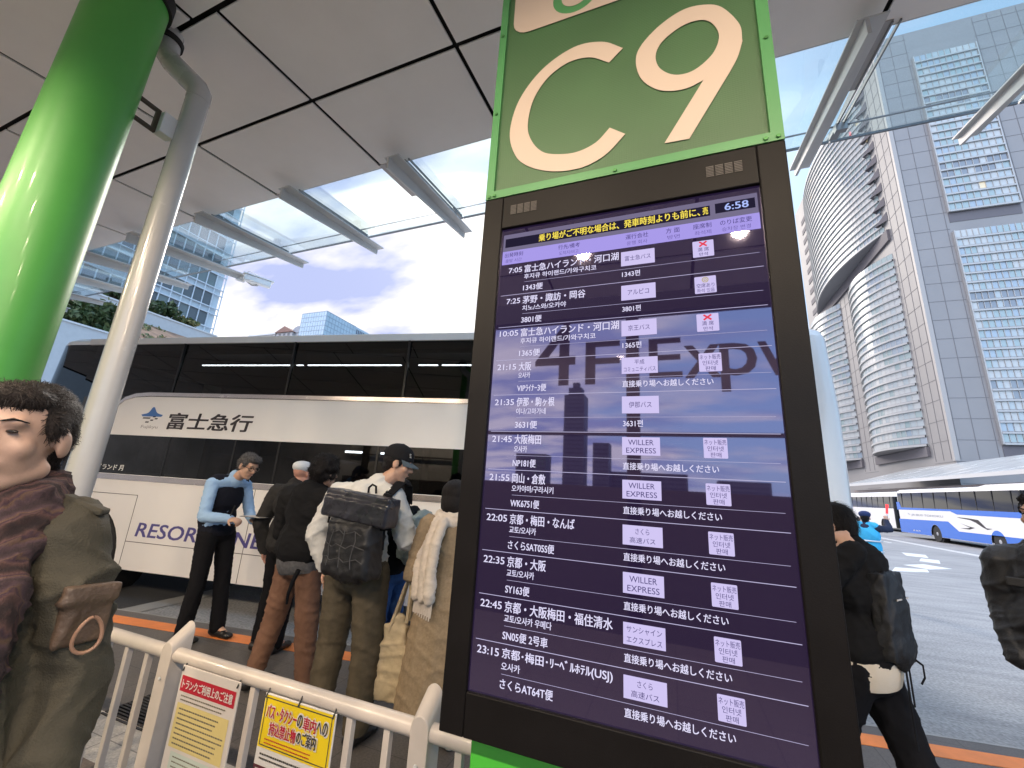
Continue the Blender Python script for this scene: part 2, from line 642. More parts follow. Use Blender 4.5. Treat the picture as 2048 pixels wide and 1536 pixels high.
def sign_material():
    m = bpy.data.materials.new('green_mesh_panel')
    m.use_nodes = True
    N, L = m.node_tree.nodes, m.node_tree.links
    b = N['Principled BSDF']
    tc = N.new('ShaderNodeTexCoord')
    vo = N.new('ShaderNodeTexVoronoi'); vo.inputs['Scale'].default_value = 150; vo.inputs['Randomness'].default_value = 0.0
    L.new(tc.outputs['Object'], vo.inputs['Vector'])
    r = N.new('ShaderNodeValToRGB')
    r.color_ramp.elements[0].position = 0.25; r.color_ramp.elements[0].color = (0.065, 0.165, 0.058, 1)
    r.color_ramp.elements[1].position = 0.42; r.color_ramp.elements[1].color = (0.033, 0.094, 0.031, 1)
    L.new(vo.outputs['Distance'], r.inputs[0])
    no = N.new('ShaderNodeTexNoise'); no.inputs['Scale'].default_value = 2.0
    L.new(tc.outputs['Object'], no.inputs['Vector'])
    mx = N.new('ShaderNodeMix'); mx.data_type = 'RGBA'; mx.blend_type = 'SOFT_LIGHT'; mx.inputs[0].default_value = 0.5
    L.new(r.outputs[0], mx.inputs[6]); L.new(no.outputs['Fac'], mx.inputs[7])
    L.new(mx.outputs[2], b.inputs['Base Color'])
    b.inputs['Roughness'].default_value = 0.45
    bp = N.new('ShaderNodeBump'); bp.inputs['Strength'].default_value = 0.4; bp.inputs['Distance'].default_value = 0.002
    L.new(vo.outputs['Distance'], bp.inputs['Height']); L.new(bp.outputs[0], b.inputs['Normal'])
    return m


m_signgreen = sign_material()
m_frgreen = mat('bright_green_frame', (0.055, 0.215, 0.070), 0.38, var=0.08)
m_cream = mat('cream_lettering', (0.45, 0.36, 0.29), 0.5)
m_housing = mat('black_steel_housing', (0.008, 0.0072, 0.0072), 0.42, var=0.15, vs=6, bump=0.06, bs=300, ior=1.2)
m_postgreen = mat('green_gloss_paint', (0.055, 0.40, 0.035), 0.22, var=0.05, coat=0.4)

board = empty('departure_board', (0, 0, 0), 0, 'tall black departure screen below a green sign reading C9', 'departure board')
q = M()
q.box(-0.5, 0.267, DY + 0.004, DY + 0.30, 2.54, 3.78)
panel = q.build('sign_panel', m_signgreen, board)
q = M()
for (x0, x1, z0, z1) in ((-0.526, -0.50, 2.512, 3.80), (0.267, 0.2966, 2.512, 3.80), (-0.50, 0.267, 2.512, 2.54), (-0.50, 0.267, 3.78, 3.80)):
    q.box(x0, x1, DY - 0.006, DY + 0.31, z0, z1)
for (x, z) in ((-0.513, 2.52), (-0.495, 2.521), (-0.12, 2.522), (0.255, 2.522), (0.283, 2.523), (-0.513, 2.85), (-0.513, 3.2), (0.282, 2.85), (0.282, 3.2)):
    q.lathe([(0.006, -0.002), (0.005, -0.004)], 10, (x, DY - 0.006, z), 'y', 1)
q.build('frame', [m_frgreen, mat('bolt_green', (0.05, 0.18, 0.05), 0.4, metal=0.5)], panel)
c_out = spline([(-0.0956, 2.9807), (-0.1613, 3.0345), (-0.2535, 3.050), (-0.3589, 2.9976), (-0.4366, 2.8921), (-0.462, 2.764), (-0.4336, 2.6626), (-0.3776, 2.6057), (-0.3004, 2.5714), (-0.2184, 2.5644), (-0.1494, 2.5905), (-0.091, 2.6491)])
c_in = spline([(-0.1388, 2.9389), (-0.2009, 2.9851), (-0.2729, 2.9908), (-0.3406, 2.9504), (-0.3859, 2.8746), (-0.3998, 2.7766), (-0.3829, 2.7093), (-0.3439, 2.6559), (-0.2926, 2.6328), (-0.2339, 2.6252), (-0.1774, 2.6435), (-0.136, 2.6856)])
n_out = spline([(0.2279, 2.8712), (0.2246, 2.9367), (0.1857, 3.0182), (0.1417, 3.0505), (0.0819, 3.0583), (0.0141, 3.0258), (-0.0419, 2.9677), (-0.0579, 2.9117), (-0.044, 2.8393), (-0.0053, 2.7866), (0.0369, 2.7628), (0.0824, 2.7578), (0.1236, 2.7709)])
n_out += [(0.0147, 2.5851), (0.0791, 2.5821)] + spline([(0.19, 2.774), (0.212, 2.818), (0.2279, 2.8712)])[:-1]
n_in = spline([(0.1714, 2.9131), (0.1582, 2.9669), (0.1264, 2.9966), (0.0751, 2.9952), (0.0212, 2.9597), (0.0001, 2.9161), (0.0055, 2.8684), (0.0305, 2.8319), (0.0639, 2.8133), (0.1056, 2.8176), (0.1522, 2.8568)], closed=True)
q = M()
q.poly([c_out + c_in[::-1]], lambda a, b: F(a, b, 0.001))
q.poly([n_out, n_in], lambda a, b: F(a, b, 0.001))
busf = rrect(-0.479, 0.246, 3.192, 3.62, 0.062)
ring = circle(-0.254, 3.287, 0.079)
ring2 = circle(0.02, 3.287, 0.079)
q.poly([busf, ring, ring2], lambda a, b: F(a, b, 0.001))
q.poly([circle(-0.254, 3.287, 0.048)], lambda a, b: F(a, b, 0.001))
q.poly([circle(0.02, 3.287, 0.048)], lambda a, b: F(a, b, 0.001))
for cx in (-0.254, 0.02):
    q.poly([circle(cx, 3.287, 0.079), circle(cx, 3.287, 0.048)], lambda a, b: F(a, b, 0.002), 1)
q.build('lettering', [m_cream, m_frgreen], panel, recalc=False)

SX0, SX1, SZ0, SZ1 = -0.463, 0.233, 1.155, 2.396
q = M()
hx0, hx1, hz0, hz1 = -0.526, 0.2966, 1.063, 2.509
q.box(hx0, SX0, DY - 0.006, DY + 0.28, hz0, hz1)
q.box(SX1, hx1, DY - 0.006, DY + 0.28, hz0, hz1)
q.box(SX0, SX1, DY - 0.006, DY + 0.28, hz0, SZ0)
q.box(SX0, SX1, DY - 0.006, DY + 0.28, SZ1, hz1)
q.box(SX0, SX1, DY + 0.012, DY + 0.28, SZ0, SZ1)
housing = q.build('housing', m_housing, board, bevel=0.003)
for (x0, x1, za) in ((-0.437, -0.349, 2.4565), (0.113, 0.201, 2.4565)):
    q = M()
    for i in range(4):
        for j in range(7):
            xx = x0 + (x1 - x0) * i / 4
            zz = za - 0.016 + j * 0.0048
            q.box(xx + 0.001, xx + (x1 - x0) / 4 - 0.003, DY - 0.0075, DY - 0.0062, zz, zz + 0.0026)
    q.build('vent', mat('vent_grille', (0.055, 0.048, 0.044), 0.5), housing)
m_screen = mat('screen_glass', (0.004, 0.003, 0.006), 0.022, ior=2.2, emit=(0.021, 0.0115, 0.043), es=0.38, spectint=(0.80, 0.74, 1.0))
q = M()
q.box(SX0, SX1, DY + 0.004, DY + 0.012, SZ0, SZ1)
screen = q.build('screen', m_screen, board)
m_txt = glow('screen_white', (0.80, 0.76, 1.0), 0.50)
m_tag = glow('screen_lavender_white', (0.70, 0.62, 0.98), 0.46)
m_ink = glow('screen_dark_violet', (0.05, 0.035, 0.16), 0.5)
m_hdr = glow('screen_lavender', (0.40, 0.33, 0.82), 0.5)
m_gry = glow('screen_grey_violet', (0.23, 0.20, 0.33), 0.4)
m_blk = glow('screen_black', (0.010, 0.008, 0.020), 0.9)
m_yel = glow('screen_yellow', (0.95, 0.75, 0.10), 0.52)
m_blu = glow('screen_blue', (0.42, 0.52, 1.0), 0.52)
m_red = glow('screen_red', (0.80, 0.06, 0.10), 0.5)
m_olv = glow('screen_olive', (0.50, 0.42, 0.10), 0.5)


def flat(mb, x0, x1, z0, z1, dy, m=0, r=0.0):
    if r:
        mb.poly([rrect(x0, x1, z0, z1, r, 3)], lambda a, b: F(a, b, dy), m)
    else:
        mb.add([F(x0, z0, dy), F(x1, z0, dy), F(x1, z1, dy), F(x0, z1, dy)], [(0, 1, 2, 3)], m)


tA = lambda d: (lambda a, b: F(a, b, d))
q = M()
flat(q, -0.456, 0.226, 2.318, 2.376, 0.0034, 0)
flat(q, -0.449, 0.118, 2.331, 2.361, 0.0028, 1)
write(q, '乗り場がご不明な場合は、発車時刻よりも前に、', -0.342, 2.3345, 0.0245, tA(0.0022), 0.436, bold=0.02, m=2)
write(q, '売', 0.101, 2.336, 0.022, tA(0.0022), 0.012, bold=0.02, m=2)
q.build('ticker_bar', [m_gry, m_blk, m_yel], screen, recalc=False)
q = M()
flat(q, 0.130, 0.220, 2.334, 2.363, 0.0026, 0)
write(q, '6:58', 0.152, 2.3385, 0.020, tA(0.0020), 0.053, bold=0.02, m=1)
q.build('clock_panel', [m_blk, m_blu], screen, recalc=False)
q = M()
flat(q, -0.456, 0.227, 2.273, 2.318, 0.0030, 0)
for s, k, x0, x1 in (('出発時刻', '출발 시간', -0.448, -0.390), ('行先/備考', '도착지/비고', -0.282, -0.219), ('運行会社', '운행 회사', -0.093, -0.034),
                     ('方 面', '방면', 0.010, 0.044), ('座席制', '좌석제', 0.076, 0.119), ('のりば変更', '승차장 변경', 0.139, 0.210)):
    write(q, s, x0, 2.297, 0.0150, tA(0.0024), x1 - x0, m=1)
    write(q, k, x0 + 0.003, 2.279, 0.0120, tA(0.0024), (x1 - x0) * 0.9, m=2)
q.build('header_bar', [m_hdr, m_ink, glow('screen_mid_violet', (0.16, 0.12, 0.38), 0.5)], screen, recalc=False)

ROWS = [
    ('7:05', '富士急ハイランド・河口湖', '후지큐 하이랜드/가와구치코', '1343便', ['富士急バス'], '1343편', 'X'),
    ('7:25', '茅野・諏訪・岡谷', '치노/스와/오카야', '3801便', ['アルピコ'], '3801편', 'O'),
    ('10:05', '富士急ハイランド・河口湖', '후지큐 하이랜드/가와구치코', '1365便', ['京王バス'], '1365편', 'X'),
    ('21:15', '大阪', '오사카', 'VIPﾗｲﾅｰ3便', ['平成', 'コミュニティバス'], None, 'N'),
    ('21:35', '伊那・駒ヶ根', '이나/고마가네', '3631便', ['伊那バス'], '3631편', ''),
    ('21:45', '大阪梅田', '오사카', 'NP181便', ['WILLER', 'EXPRESS'], None, 'N'),
    ('21:55', '岡山・倉敷', '오카야마/구라시키', 'WK6751便', ['WILLER', 'EXPRESS'], None, 'N'),
    ('22:05', '京都・梅田・なんば', '교토/오사카', 'さくらSAT05S便', ['さくら', '高速バス'], None, 'N'),
    ('22:35', '京都・大阪', '교토/오사카', 'SY163便', ['WILLER', 'EXPRESS'], None, 'N'),
    ('22:45', '京都・大阪梅田・福住清水', '교토/오사카 우메다', 'SN05便 2号車', ['サンシャイン', 'エクスプレス'], None, 'N'),
    ('23:15', '京都･梅田･ﾘｰﾍﾞﾙﾎﾃﾙ(USJ)', '오사카', 'さくらAT64T便', ['さくら', '高速バス'], None, 'N'),
]
NAMEW = [0.270, 0.181, 0.270, 0.036, 0.105, 0.073, 0.088, 0.165, 0.098, 0.254, 0.254]
KORW = [0.210, 0.128, 0.210, 0.034, 0.082, 0.036, 0.110, 0.070, 0.070, 0.117, 0.046]
FLW = [0.059, 0.060, 0.060, 0.082, 0.061, 0.062, 0.076, 0.118, 0.061, 0.110, 0.126]
letter, lines = M(), M()
for i, (tm, jp, kr, fl, comp, k2, seat) in enumerate(ROWS):
    top = 2.2715 - 0.1005 * i
    if i:
        flat(lines, -0.452, 0.225, top - 0.0006, top + 0.0008, 0.0034)
    flat(lines, -0.381, 0.219, top - 0.0630, top - 0.0622, 0.0034)
    write(letter, tm, -0.390, top - 0.0285, 0.0165, tA(0.003), 0.056 if len(tm) == 5 else 0.042, 'R', bold=0.014)
    write(letter, jp, -0.382, top - 0.0325, 0.0245, tA(0.003), NAMEW[i], bold=0.014)
    write(letter, kr, -0.382, top - 0.0540, 0.0165, tA(0.003), KORW[i], bold=0.014)
    write(letter, fl, -0.383, top - 0.0920, 0.0205, tA(0.003), FLW[i], bold=0.014)
    if k2:
        write(letter, k2, -0.103, top - 0.0860, 0.0165, tA(0.003), 0.046, bold=0.014)
    else:
        write(letter, '直接乗り場へお越しください', -0.104, top - 0.0880, 0.0170, tA(0.003), 0.205, bold=0.014)
    c = M()
    flat(c, -0.1055, -0.0195, top - 0.0535, top - 0.0108, 0.0030, 0)
    if len(comp) == 1:
        write(c, comp[0], -0.0625, top - 0.0395, 0.0150, tA(0.0024), 0.066 if i in (0,) else 0.053, 'C', m=1)
    else:
        ws = {'WILLER': 0.058, 'EXPRESS': 0.067, '平成': 0.024, 'コミュニティバス': 0.076, 'さくら': 0.030, '高速バス': 0.055}
        write(c, comp[0], -0.0625, top - 0.0295, 0.0125, tA(0.0024), ws.get(comp[0], 0.072), 'C', m=1)
        write(c, comp[1], -0.0625, top - 0.0485, 0.0125, tA(0.0024), ws.get(comp[1], 0.072), 'C', m=1)
    c.build('company_tag', [m_tag, m_ink], screen, recalc=False)
    if seat:
        c = M()
        flat(c, 0.0725, 0.1210, top - 0.0555, top - 0.0100, 0.0030, 0, 0.002)
        if seat == 'N':
            write(c, 'ネット販売', 0.0968, top - 0.0262, 0.0125, tA(0.0024), 0.0445, 'C', m=1)
            write(c, '인터넷', 0.0968, top - 0.0400, 0.0115, tA(0.0024), 0.033, 'C', m=1)
            write(c, '판매', 0.0968, top - 0.0535, 0.0110, tA(0.0024), 0.022, 'C', m=1)
        elif seat == 'X':
            for sg in (1, -1):
                a = Vector((0.0968, top - 0.0195)); d_ = Vector((0.0085, 0.0065 * sg)); n_ = Vector((-d_.y, d_.x)).normalized() * 0.0022
                pts = [a - d_ - n_, a + d_ - n_, a + d_ + n_, a - d_ + n_]
                c.add([F(p_.x, p_.y, 0.0024 - 0.0002 * (sg > 0)) for p_ in pts], [(0, 1, 2, 3)], 2)
            write(c, '満 席', 0.0968, top - 0.0405, 0.0115, tA(0.0024), 0.026, 'C', m=1)
            write(c, '만석', 0.0968, top - 0.0535, 0.0100, tA(0.0024), 0.020, 'C', m=1)
        else:
            c.poly([circle(0.0968, top - 0.0195, 0.0075, 20), circle(0.0968, top - 0.0195, 0.0055, 20)], tA(0.0024), 3)
            c.poly([circle(0.0968, top - 0.0195, 0.0036, 20), circle(0.0968, top - 0.0195, 0.0018, 20)], tA(0.0024), 3)
            write(c, '空席あり', 0.0968, top - 0.0405, 0.0115, tA(0.0024), 0.040, 'C', m=1)
            write(c, '좌석 있음', 0.0968, top - 0.0535, 0.0105, tA(0.0024), 0.040, 'C', m=1)
        c.build('seat_tag', [m_tag, m_ink, m_red, m_olv], screen, recalc=False)
letter.build('lettering', m_txt, screen, recalc=False)
lines.build('divider_line', glow('screen_line', (0.66, 0.62, 0.9), 0.4), screen, recalc=False)
q = M()
q.box(-0.462, 0.232, DY + 0.04, DY + 0.26, PLAT, 1.062)
q.build('post', m_postgreen, board, bevel=0.006)
q = M()
q.box(-0.50, 0.27, DY + 0.02, DY + 0.28, PLAT, PLAT + 0.02)
q.build('base_plate', m_housing, board)

# ------------------------------------------------------------------ canopy
CH = 2.6
TS = 0.1342


def cp(a, b, dz=0.0):
    k = (CH + dz)
    y = (b - 0.019 * a) * k
    return (a * k, y, EYE.z + CH + dz + TS * y)


def cbox(mb, a0, a1, b0, b1, d0, d1, m=None):
    """slab in the canopy's own tilted frame; d is height above the soffit plane"""
    P = []
    for dz in (d0, d1):
        for (a, b) in ((a0, b0), (a1, b0), (a1, b1), (a0, b1)):
            x, y, z = cp(a, b)
            P.append((x, y, z + dz))
    mb.hexa(P, m)


m_soffit = mat('soffit_panel', (0.86, 0.82, 0.79), 0.5, metal=0.0, var=0.04, vs=1.5, bump=0.05, bs=400)
m_glasspane = glass('awning_glass', (0.86, 0.93, 0.93), 1.45, 0.0, 0.03)
canopy = empty('canopy', (0, 0, PLAT), 0, 'grey panelled canopy roof with black joints and a glass eave', 'canopy')


def at0(p, base=(0, 0, PLAT)):
    return (p[0] - base[0], p[1] - base[1], p[2] - base[2])


def cbuild(mb, name, mats, parent=canopy, **k):
    mb.v = [at0(v) for v in mb.v]
    return mb.build(name, mats, parent, **k)


AL = [-5.2, -4.67, -4.14, -3.61, -3.08, -2.56, -2.035, -1.507, -0.972, -0.480, 0.0, 0.503, 1.0, 1.5, 2.0, 2.5, 3.0]
AL2 = [-5.2, -4.52, -3.94, -3.36, -2.78, -2.20, -1.63, -1.05, -0.47, 0.11, 0.69, 1.27, 1.85, 2.43, 3.0]
q = M()
G = 0.0062
rows = [(0.675, 1.0, AL), (0.392, 0.675, AL), (0.11, 0.392, AL2), (-0.17, 0.11, AL2), (-0.45, -0.17, AL2), (-0.73, -0.45, AL2), (-0.96, -0.73, AL2)]
for b0, b1, A in rows:
    for i in range(len(A) - 1):
        cbox(q, A[i] + G, A[i + 1] - G, b0 + G, b1 - (G if b1 < 1 else 0), 0.0, 0.012)
cbuild(q, 'soffit_panel', m_soffit, sharp=20)
q = M()
cbox(q, -5.3, 3.1, -0.98, 0.992, 0.045, 0.35)
cbuild(q, 'roof_deck', m_dark)
q = M()
cbox(q, -5.3, 3.1, 1.0, 1.004, 0.0, 0.36)
cbuild(q, 'fascia', m_steel)
BE = [-4.65, -4.12, -3.60, -3.07, -2.54, -2.00, -1.455, -0.918, -0.42, 0.03, 0.475, 0.935, 1.40, 1.9, 2.4]
bk = (CH - 0.10) / CH
for a in BE:
    q = M()
    # tee beam: flange on top, tapering web below
    cbox(q, a * bk - 0.020, a * bk + 0.040, 0.93, 1.50, -0.085, -0.073)
    P = []
    for (aa, bb, dd) in ((a * bk - 0.006, 0.93, -0.20), (a * bk + 0.002, 0.93, -0.20), (a * bk + 0.002, 1.50, -0.150), (a * bk - 0.006, 1.50, -0.150),
                         (a * bk - 0.006, 0.93, -0.085), (a * bk + 0.002, 0.93, -0.085), (a * bk + 0.002, 1.50, -0.085), (a * bk - 0.006, 1.50, -0.085)):
        x, y, z = cp(aa, bb)
        P.append((x, y, z + dd))
    q.hexa(P)
    cbuild(q, 'beam', m_steel)
    q = M()
    sgn = -1 if a < 0.2 else 1
    cbox(q, a + (sgn * 0.058 if sgn < 0 else 0.0), a + (0.0 if sgn < 0 else 0.055), 0.985, 1.195, -0.004, 0.016)
    cbuild(q, 'cover_plate', mat('cover_plate_grey', (0.33, 0.31, 0.30), 0.45, metal=0.2))
    q = M()
    for off in (0.052, 0.068):
        cbox(q, a + off, a + off + 0.004, 0.99, 1.40, -0.012, 0.010)
    cbox(q, a + 0.046, a + 0.076, 1.325, 1.345, -0.075, -0.010)
    cbox(q, a + 0.050, a + 0.072, 1.35, 1.40, -0.03, -0.012)
    cbuild(q, 'glazing_rail', mat('glazing_rail_grey', (0.20, 0.20, 0.20), 0.35, metal=0.6))
for i in range(len(BE) - 1):
    q = M()
    cbox(q, BE[i] + 0.064, BE[i + 1] + 0.060, 0.985, 1.425, 0.014, 0.020)
    cbuild(q, 'glass_pane', m_glasspane)
q = M()
q.tube([cp(-4.6, 1.345, 0.06), cp(2.4, 1.345, 0.06)], 0.008, 8)
for i in range(len(BE) - 1):
    cbox(q, BE[i] + 0.064, BE[i + 1] + 0.060, 1.425, 1.431, 0.004, 0.026)
cbuild(q, 'glass_edge', mat('glass_edge_dark', (0.10, 0.10, 0.11), 0.3))

# recessed downlights in the soffit
LY = -1.62
for i, x in enumerate((-6.1, -4.8, -3.5, -2.1, -0.75, 0.65, 2.0, 3.4)):
    for yy in (LY,):
        z = EYE.z + CH + TS * yy
        t = empty('downlight', (x, yy, z), 0, 'round warm downlight recessed in the canopy soffit', 'downlight', 'downlights in the canopy soffit')
        q = M(); q.lathe([(0.085, -0.012), (0.085, -0.002), (0.047, -0.002), (0.047, -0.012)], 24)
        q.build('trim_ring', m_white, t)
        q = M(); q.lathe([(0.045, -0.007), (0.045, -0.003)], 24)
        q.build('lamp_lens', glow('warm_lamp', (1.0, 0.72, 0.38), 26.0), t)
        ld = bpy.data.lights.new('downlight_lamp', 'SPOT')
        ld.energy = 150.0
        ld.color = (1.0, 0.80, 0.58)
        ld.spot_size = R(168)
        ld.spot_blend = 0.35
        ld.shadow_soft_size = 0.06
        lo = bpy.data.objects.new('downlight_lamp', ld)
        COL.objects.link(lo)
        lo.parent = t
        lo.location = (0, 0, -0.03)

# green steel column and its white downpipe
t = empty('green_column', (-2.83, 0.822, PLAT), 0, 'thick glossy green round column beside the white drainpipe', 'column')
q = M(); q.lathe([(0.165, 0.0), (0.165, 4.26)], 48)
q.build('shaft', mat('green_column_paint', (0.085, 0.36, 0.060), 0.42, var=0.12, vs=1.3, coat=0.08, bump=0.08, bs=14), t)
q = M(); q.lathe([(0.182, 4.13), (0.182, 4.22)], 48); q.build('collar', m_dark, t)
q = M(); q.lathe([(0.24, 0.0), (0.24, 0.015)], 48); q.build('base_plate', m_steel, t)
t = empty('drainpipe', (-2.743, 1.215, PLAT), 0, 'white round drainpipe beside the green column, cranked at the top', 'drainpipe')
m_pipe = mat('white_pipe_paint', (0.50, 0.48, 0.46), 0.25, var=0.04, coat=0.3)
q = M(); q.tube([(0, 0, 0), (0, 0, 3.80)], 0.061, 28); q.build('pipe', m_pipe, t)
q = M(); q.tube([(0, 0, 3.77), (0, 0, 3.83), (-0.02, -0.015, 3.87), (-0.07, -0.045, 3.92), (-0.17, -0.105, 4.02), (-0.21, -0.13, 4.08), (-0.22, -0.135, 4.16), (-0.22, -0.135, 4.26)], 0.064, 28)
q.build('elbow', m_pipe, t)
q = M(); q.tube([(-0.225, -0.14, 4.165), (-0.225, -0.14, 4.20)], 0.082, 28); q.build('collar', m_dark, t)
q = M(); q.box(-0.075, -0.005, -0.13, -0.055, 3.42, 3.56)
q.build('bracket_plate', m_white, t, bevel=0.004)
q = M()
q.box(-0.062, -0.042, -0.30, -0.13, 3.415, 3.435); q.box(-0.062, -0.042, -0.30, -0.13, 3.55, 3.57); q.box(-0.062, -0.042, -0.15, -0.13, 3.435, 3.55)
q.build('bracket_arm', mat('bracket_dark_steel', (0.08, 0.065, 0.05), 0.5, metal=0.4), t)

# surveillance camera on the eave
bx = cp(-2.54 * bk, 1.50)
t = empty('surveillance_camera', (bx[0], bx[1], bx[2] - 0.12), R(-28), 'small white surveillance camera bracketed to an eave beam tip', 'camera')
q = M(); q.box(-0.035, 0.035, -0.06, 0.06, -0.05, 0.05); q.tube([(0, 0.05, 0), (0.06, 0.16, -0.08), (0.16, 0.22, -0.10)], 0.018, 10); q.tube([(0, 0.0, 0.05), (0.10, 0.08, 0.12), (0.2, 0.2, 0.05)], 0.008, 8)
q.build('bracket', m_steel, t)
q = M(); q.box(0.13, 0.23, 0.02, 0.40, -0.09, 0.01); q.build('housing', m_white, t, bevel=0.012)
q = M(); q.box(0.115, 0.245, 0.0, 0.43, 0.012, 0.026); q.build('sunshield', m_white, t)

# ------------------------------------------------------------------ railing
m_rail = mat('cream_rail_paint', (0.47, 0.42, 0.375), 0.35, var=0.06, vs=12, coat=0.2)
RY = 1.25
rail = empty('railing', (0, RY, PLAT), 0, 'cream painted steel railing with upright bars and a tubular top rail', 'railing')
zr = 0.925 - PLAT
for (x0, x1) in ((-4.14, -3.01), (-2.99, -1.855), (-1.80, -0.725), (-0.665, 0.42)):
    q = M(); q.tube([(x0, 0, zr), (x1, 0, zr)], 0.0245, 20); q.build('top_rail', m_rail, rail)
    q = M(); q.box(x0, x1, -0.012, 0.012, 0.085, 0.115); q.build('bottom_rail', m_rail, rail)
for px in (-4.16, -2.98, -1.827, -0.695, 0.44):
    q = M()
    # post: flat face with a slanted, rounded head that cups the rail
    prof = [(-0.030, 0.0), (0.030, 0.0), (0.030, 0.80)] + [(0.030 * math.cos(a), 0.83 + 0.034 * math.sin(a)) for a in [R(x) for x in range(0, 181, 20)]] + [(-0.030, 0.80)]
    q.prism(prof, lambda a, b: (px + a, -0.028, b + (0.0 if b < 0.5 else -0.015)), lambda a, b: (px + a, 0.045, b + (0.0 if b < 0.5 else 0.045)))
    post = q.build('post', m_rail, rail, bevel=0.004)
    q = M(); q.box(px - 0.055, px + 0.055, -0.06, 0.075, 0.0, 0.012); q.build('base_plate', m_rail, post)
    q = M(); q.lathe([(0.006, -0.030), (0.005, -0.034)], 10, (px, 0.0, 0.73), 'y'); q.build('bolt', m_steel, post)
for x in (-3.95, -3.83, -3.70, -3.57, -3.44, -3.31, -3.18, -2.82, -2.68, -2.54, -2.39, -2.235, -2.095, -1.965, -1.66, -1.53, -1.375, -1.19, -1.06, -0.955, -0.815, -0.575, -0.44, -0.31, -0.18, -0.05, 0.08, 0.21, 0.33):
    q = M(); q.box(x - 0.011, x + 0.011, -0.011, 0.011, 0.10, zr - 0.015)
    q.build('bar', m_rail, rail, bevel=0.002)

# notices tied to the railing
m_paper = mat('notice_board_white', (0.55, 0.51, 0.48), 0.4)
m_nred = mat('notice_red', (0.40, 0.008, 0.028), 0.4)
m_nyel = mat('notice_pale_yellow', (0.58, 0.48, 0.20), 0.45)
m_nteal = mat('notice_grey_green', (0.45, 0.52, 0.47), 0.45)
m_nink = mat('notice_ink', (0.05, 0.045, 0.04), 0.5)
m_nbyel = mat('notice_strong_yellow', (0.68, 0.50, 0.01), 0.4)
m_nwht = mat('notice_white', (0.58, 0.56, 0.54), 0.4)
m_npink = mat('notice_pink', (0.80, 0.36, 0.34), 0.45)
m_nmar = mat('notice_maroon', (0.09, 0.02, 0.03), 0.45)


def greek(mb, fn, x0, x1, ztop, zbot, n, m, seed=1, h=0.30):
    """rows of small print, too small to read in the picture"""
    r_ = random.Random(seed)
    st = (ztop - zbot) / n
    for i in range(n):
        z = ztop - st * (i + 0.7)
        x = x0
        end = x1 - r_.random() * (x1 - x0) * 0.25
        while x < end:
            w = st * (0.35 + 0.5 * r_.random())
            mb.add([fn(x, z), fn(min(x + w, end), z), fn(min(x + w, end), z + st * h), fn(x, z + st * h)], [(0, 1, 2, 3)], m)
            x += w + st * 0.12


NY = -0.030
t = empty('notice_board', (-1.56, RY + NY, 0.50), 0, 'white trunk luggage notice with two red headings tied to the railing', 'notice')
q = M(); q.box(-0.155, 0.148, 0, 0.006, -0.20, 0.415); q.build('board', m_paper, t, bevel=0.002)
fn1 = lambda a, b: (a, -0.001, b)
fn2 = lambda a, b: (a, -0.002, b)
q = M()
for (x0, x1, z0, z1, m) in ((-0.145, 0.138, 0.335, 0.385, 0), (-0.140, 0.128, 0.165, 0.300, 1), (-0.12, 0.09, 0.075, 0.155, 2), (-0.145, 0.100, 0.005, 0.055, 0), (-0.140, 0.105, -0.16, -0.015, 1)):
    q.add([fn1(x0, z0), fn1(x1, z0), fn1(x1, z1), fn1(x0, z1)], [(0, 1, 2, 3)], m)
write(q, 'トランクご利用上のご注意', -0.135, 0.345, 0.030, fn2, 0.262, bold=0.022, m=3)
write(q, 'Baggage Rules', -0.10, 0.014, 0.032, fn2, 0.155, bold=0.022, m=3)
greek(q, fn2, -0.13, 0.118, 0.330, 0.305, 2, 4, 3)
greek(q, fn2, -0.125, 0.118, 0.292, 0.172, 8, 4, 5)
greek(q, fn2, -0.105, 0.075, 0.150, 0.080, 5, 4, 6, 0.25)
greek(q, fn2, -0.13, 0.095, -0.025, -0.15, 8, 4, 8)
q.build('lettering', [m_nred, m_nyel, m_nteal, m_nwht, mat('notice_faded_ink', (0.17, 0.15, 0.11), 0.5)], t, recalc=False)
for (x, z) in ((-0.146, 0.398), (0.139, 0.398)):
    q = M(); q.tube([(x, -0.004, z), (x, 0.006, z + 0.02), (x, 0.02, z + 0.03)], 0.003, 6)
    q.build('cable_tie', m_black, t)

t = empty('notice_board', (-1.14, RY + NY, 0.50), 0, 'yellow and white notice of banned bus and taxi items tied to the railing', 'notice')
q = M(); q.box(-0.150, 0.150, 0, 0.006, -0.15, 0.412); q.build('board', m_nwht, t, bevel=0.002)
fn1 = lambda a, b: (a, -0.001, b)
fn2 = lambda a, b: (a, -0.002, b)
fn3 = lambda a, b: (a, -0.003, b)
fn4 = lambda a, b: (a, -0.004, b)
q = M()
q.add([fn1(-0.147, 0.262), fn1(0.147, 0.262), fn1(0.147, 0.408), fn1(-0.147, 0.408)], [(0, 1, 2, 3)], 0)
fr = [(-0.140, 0.268), (0.140, 0.268), (0.140, 0.402), (-0.140, 0.402)]
fi = [(-0.137, 0.271), (0.137, 0.271), (0.137, 0.399), (-0.137, 0.399)]
q.poly([fr, fi], fn2, 3)
for (s, x, z, w, c) in (('バス・タクシー', -0.128, 0.348, 0.130, 1), ('の', 0.006, 0.348, 0.020, 3), ('車内', 0.030, 0.346, 0.052, 1), ('への', 0.086, 0.348, 0.042, 3),
                       ('持込禁止物', -0.105, 0.303, 0.112, 1), ('のご案内', 0.012, 0.305, 0.078, 3)):
    write(q, s, x - 0.003, z - 0.003, 0.042, fn3, w + 0.006, bold=0.06, m=2)
    write(q, s, x, z, 0.036, fn4, w, bold=0.022, m=c)
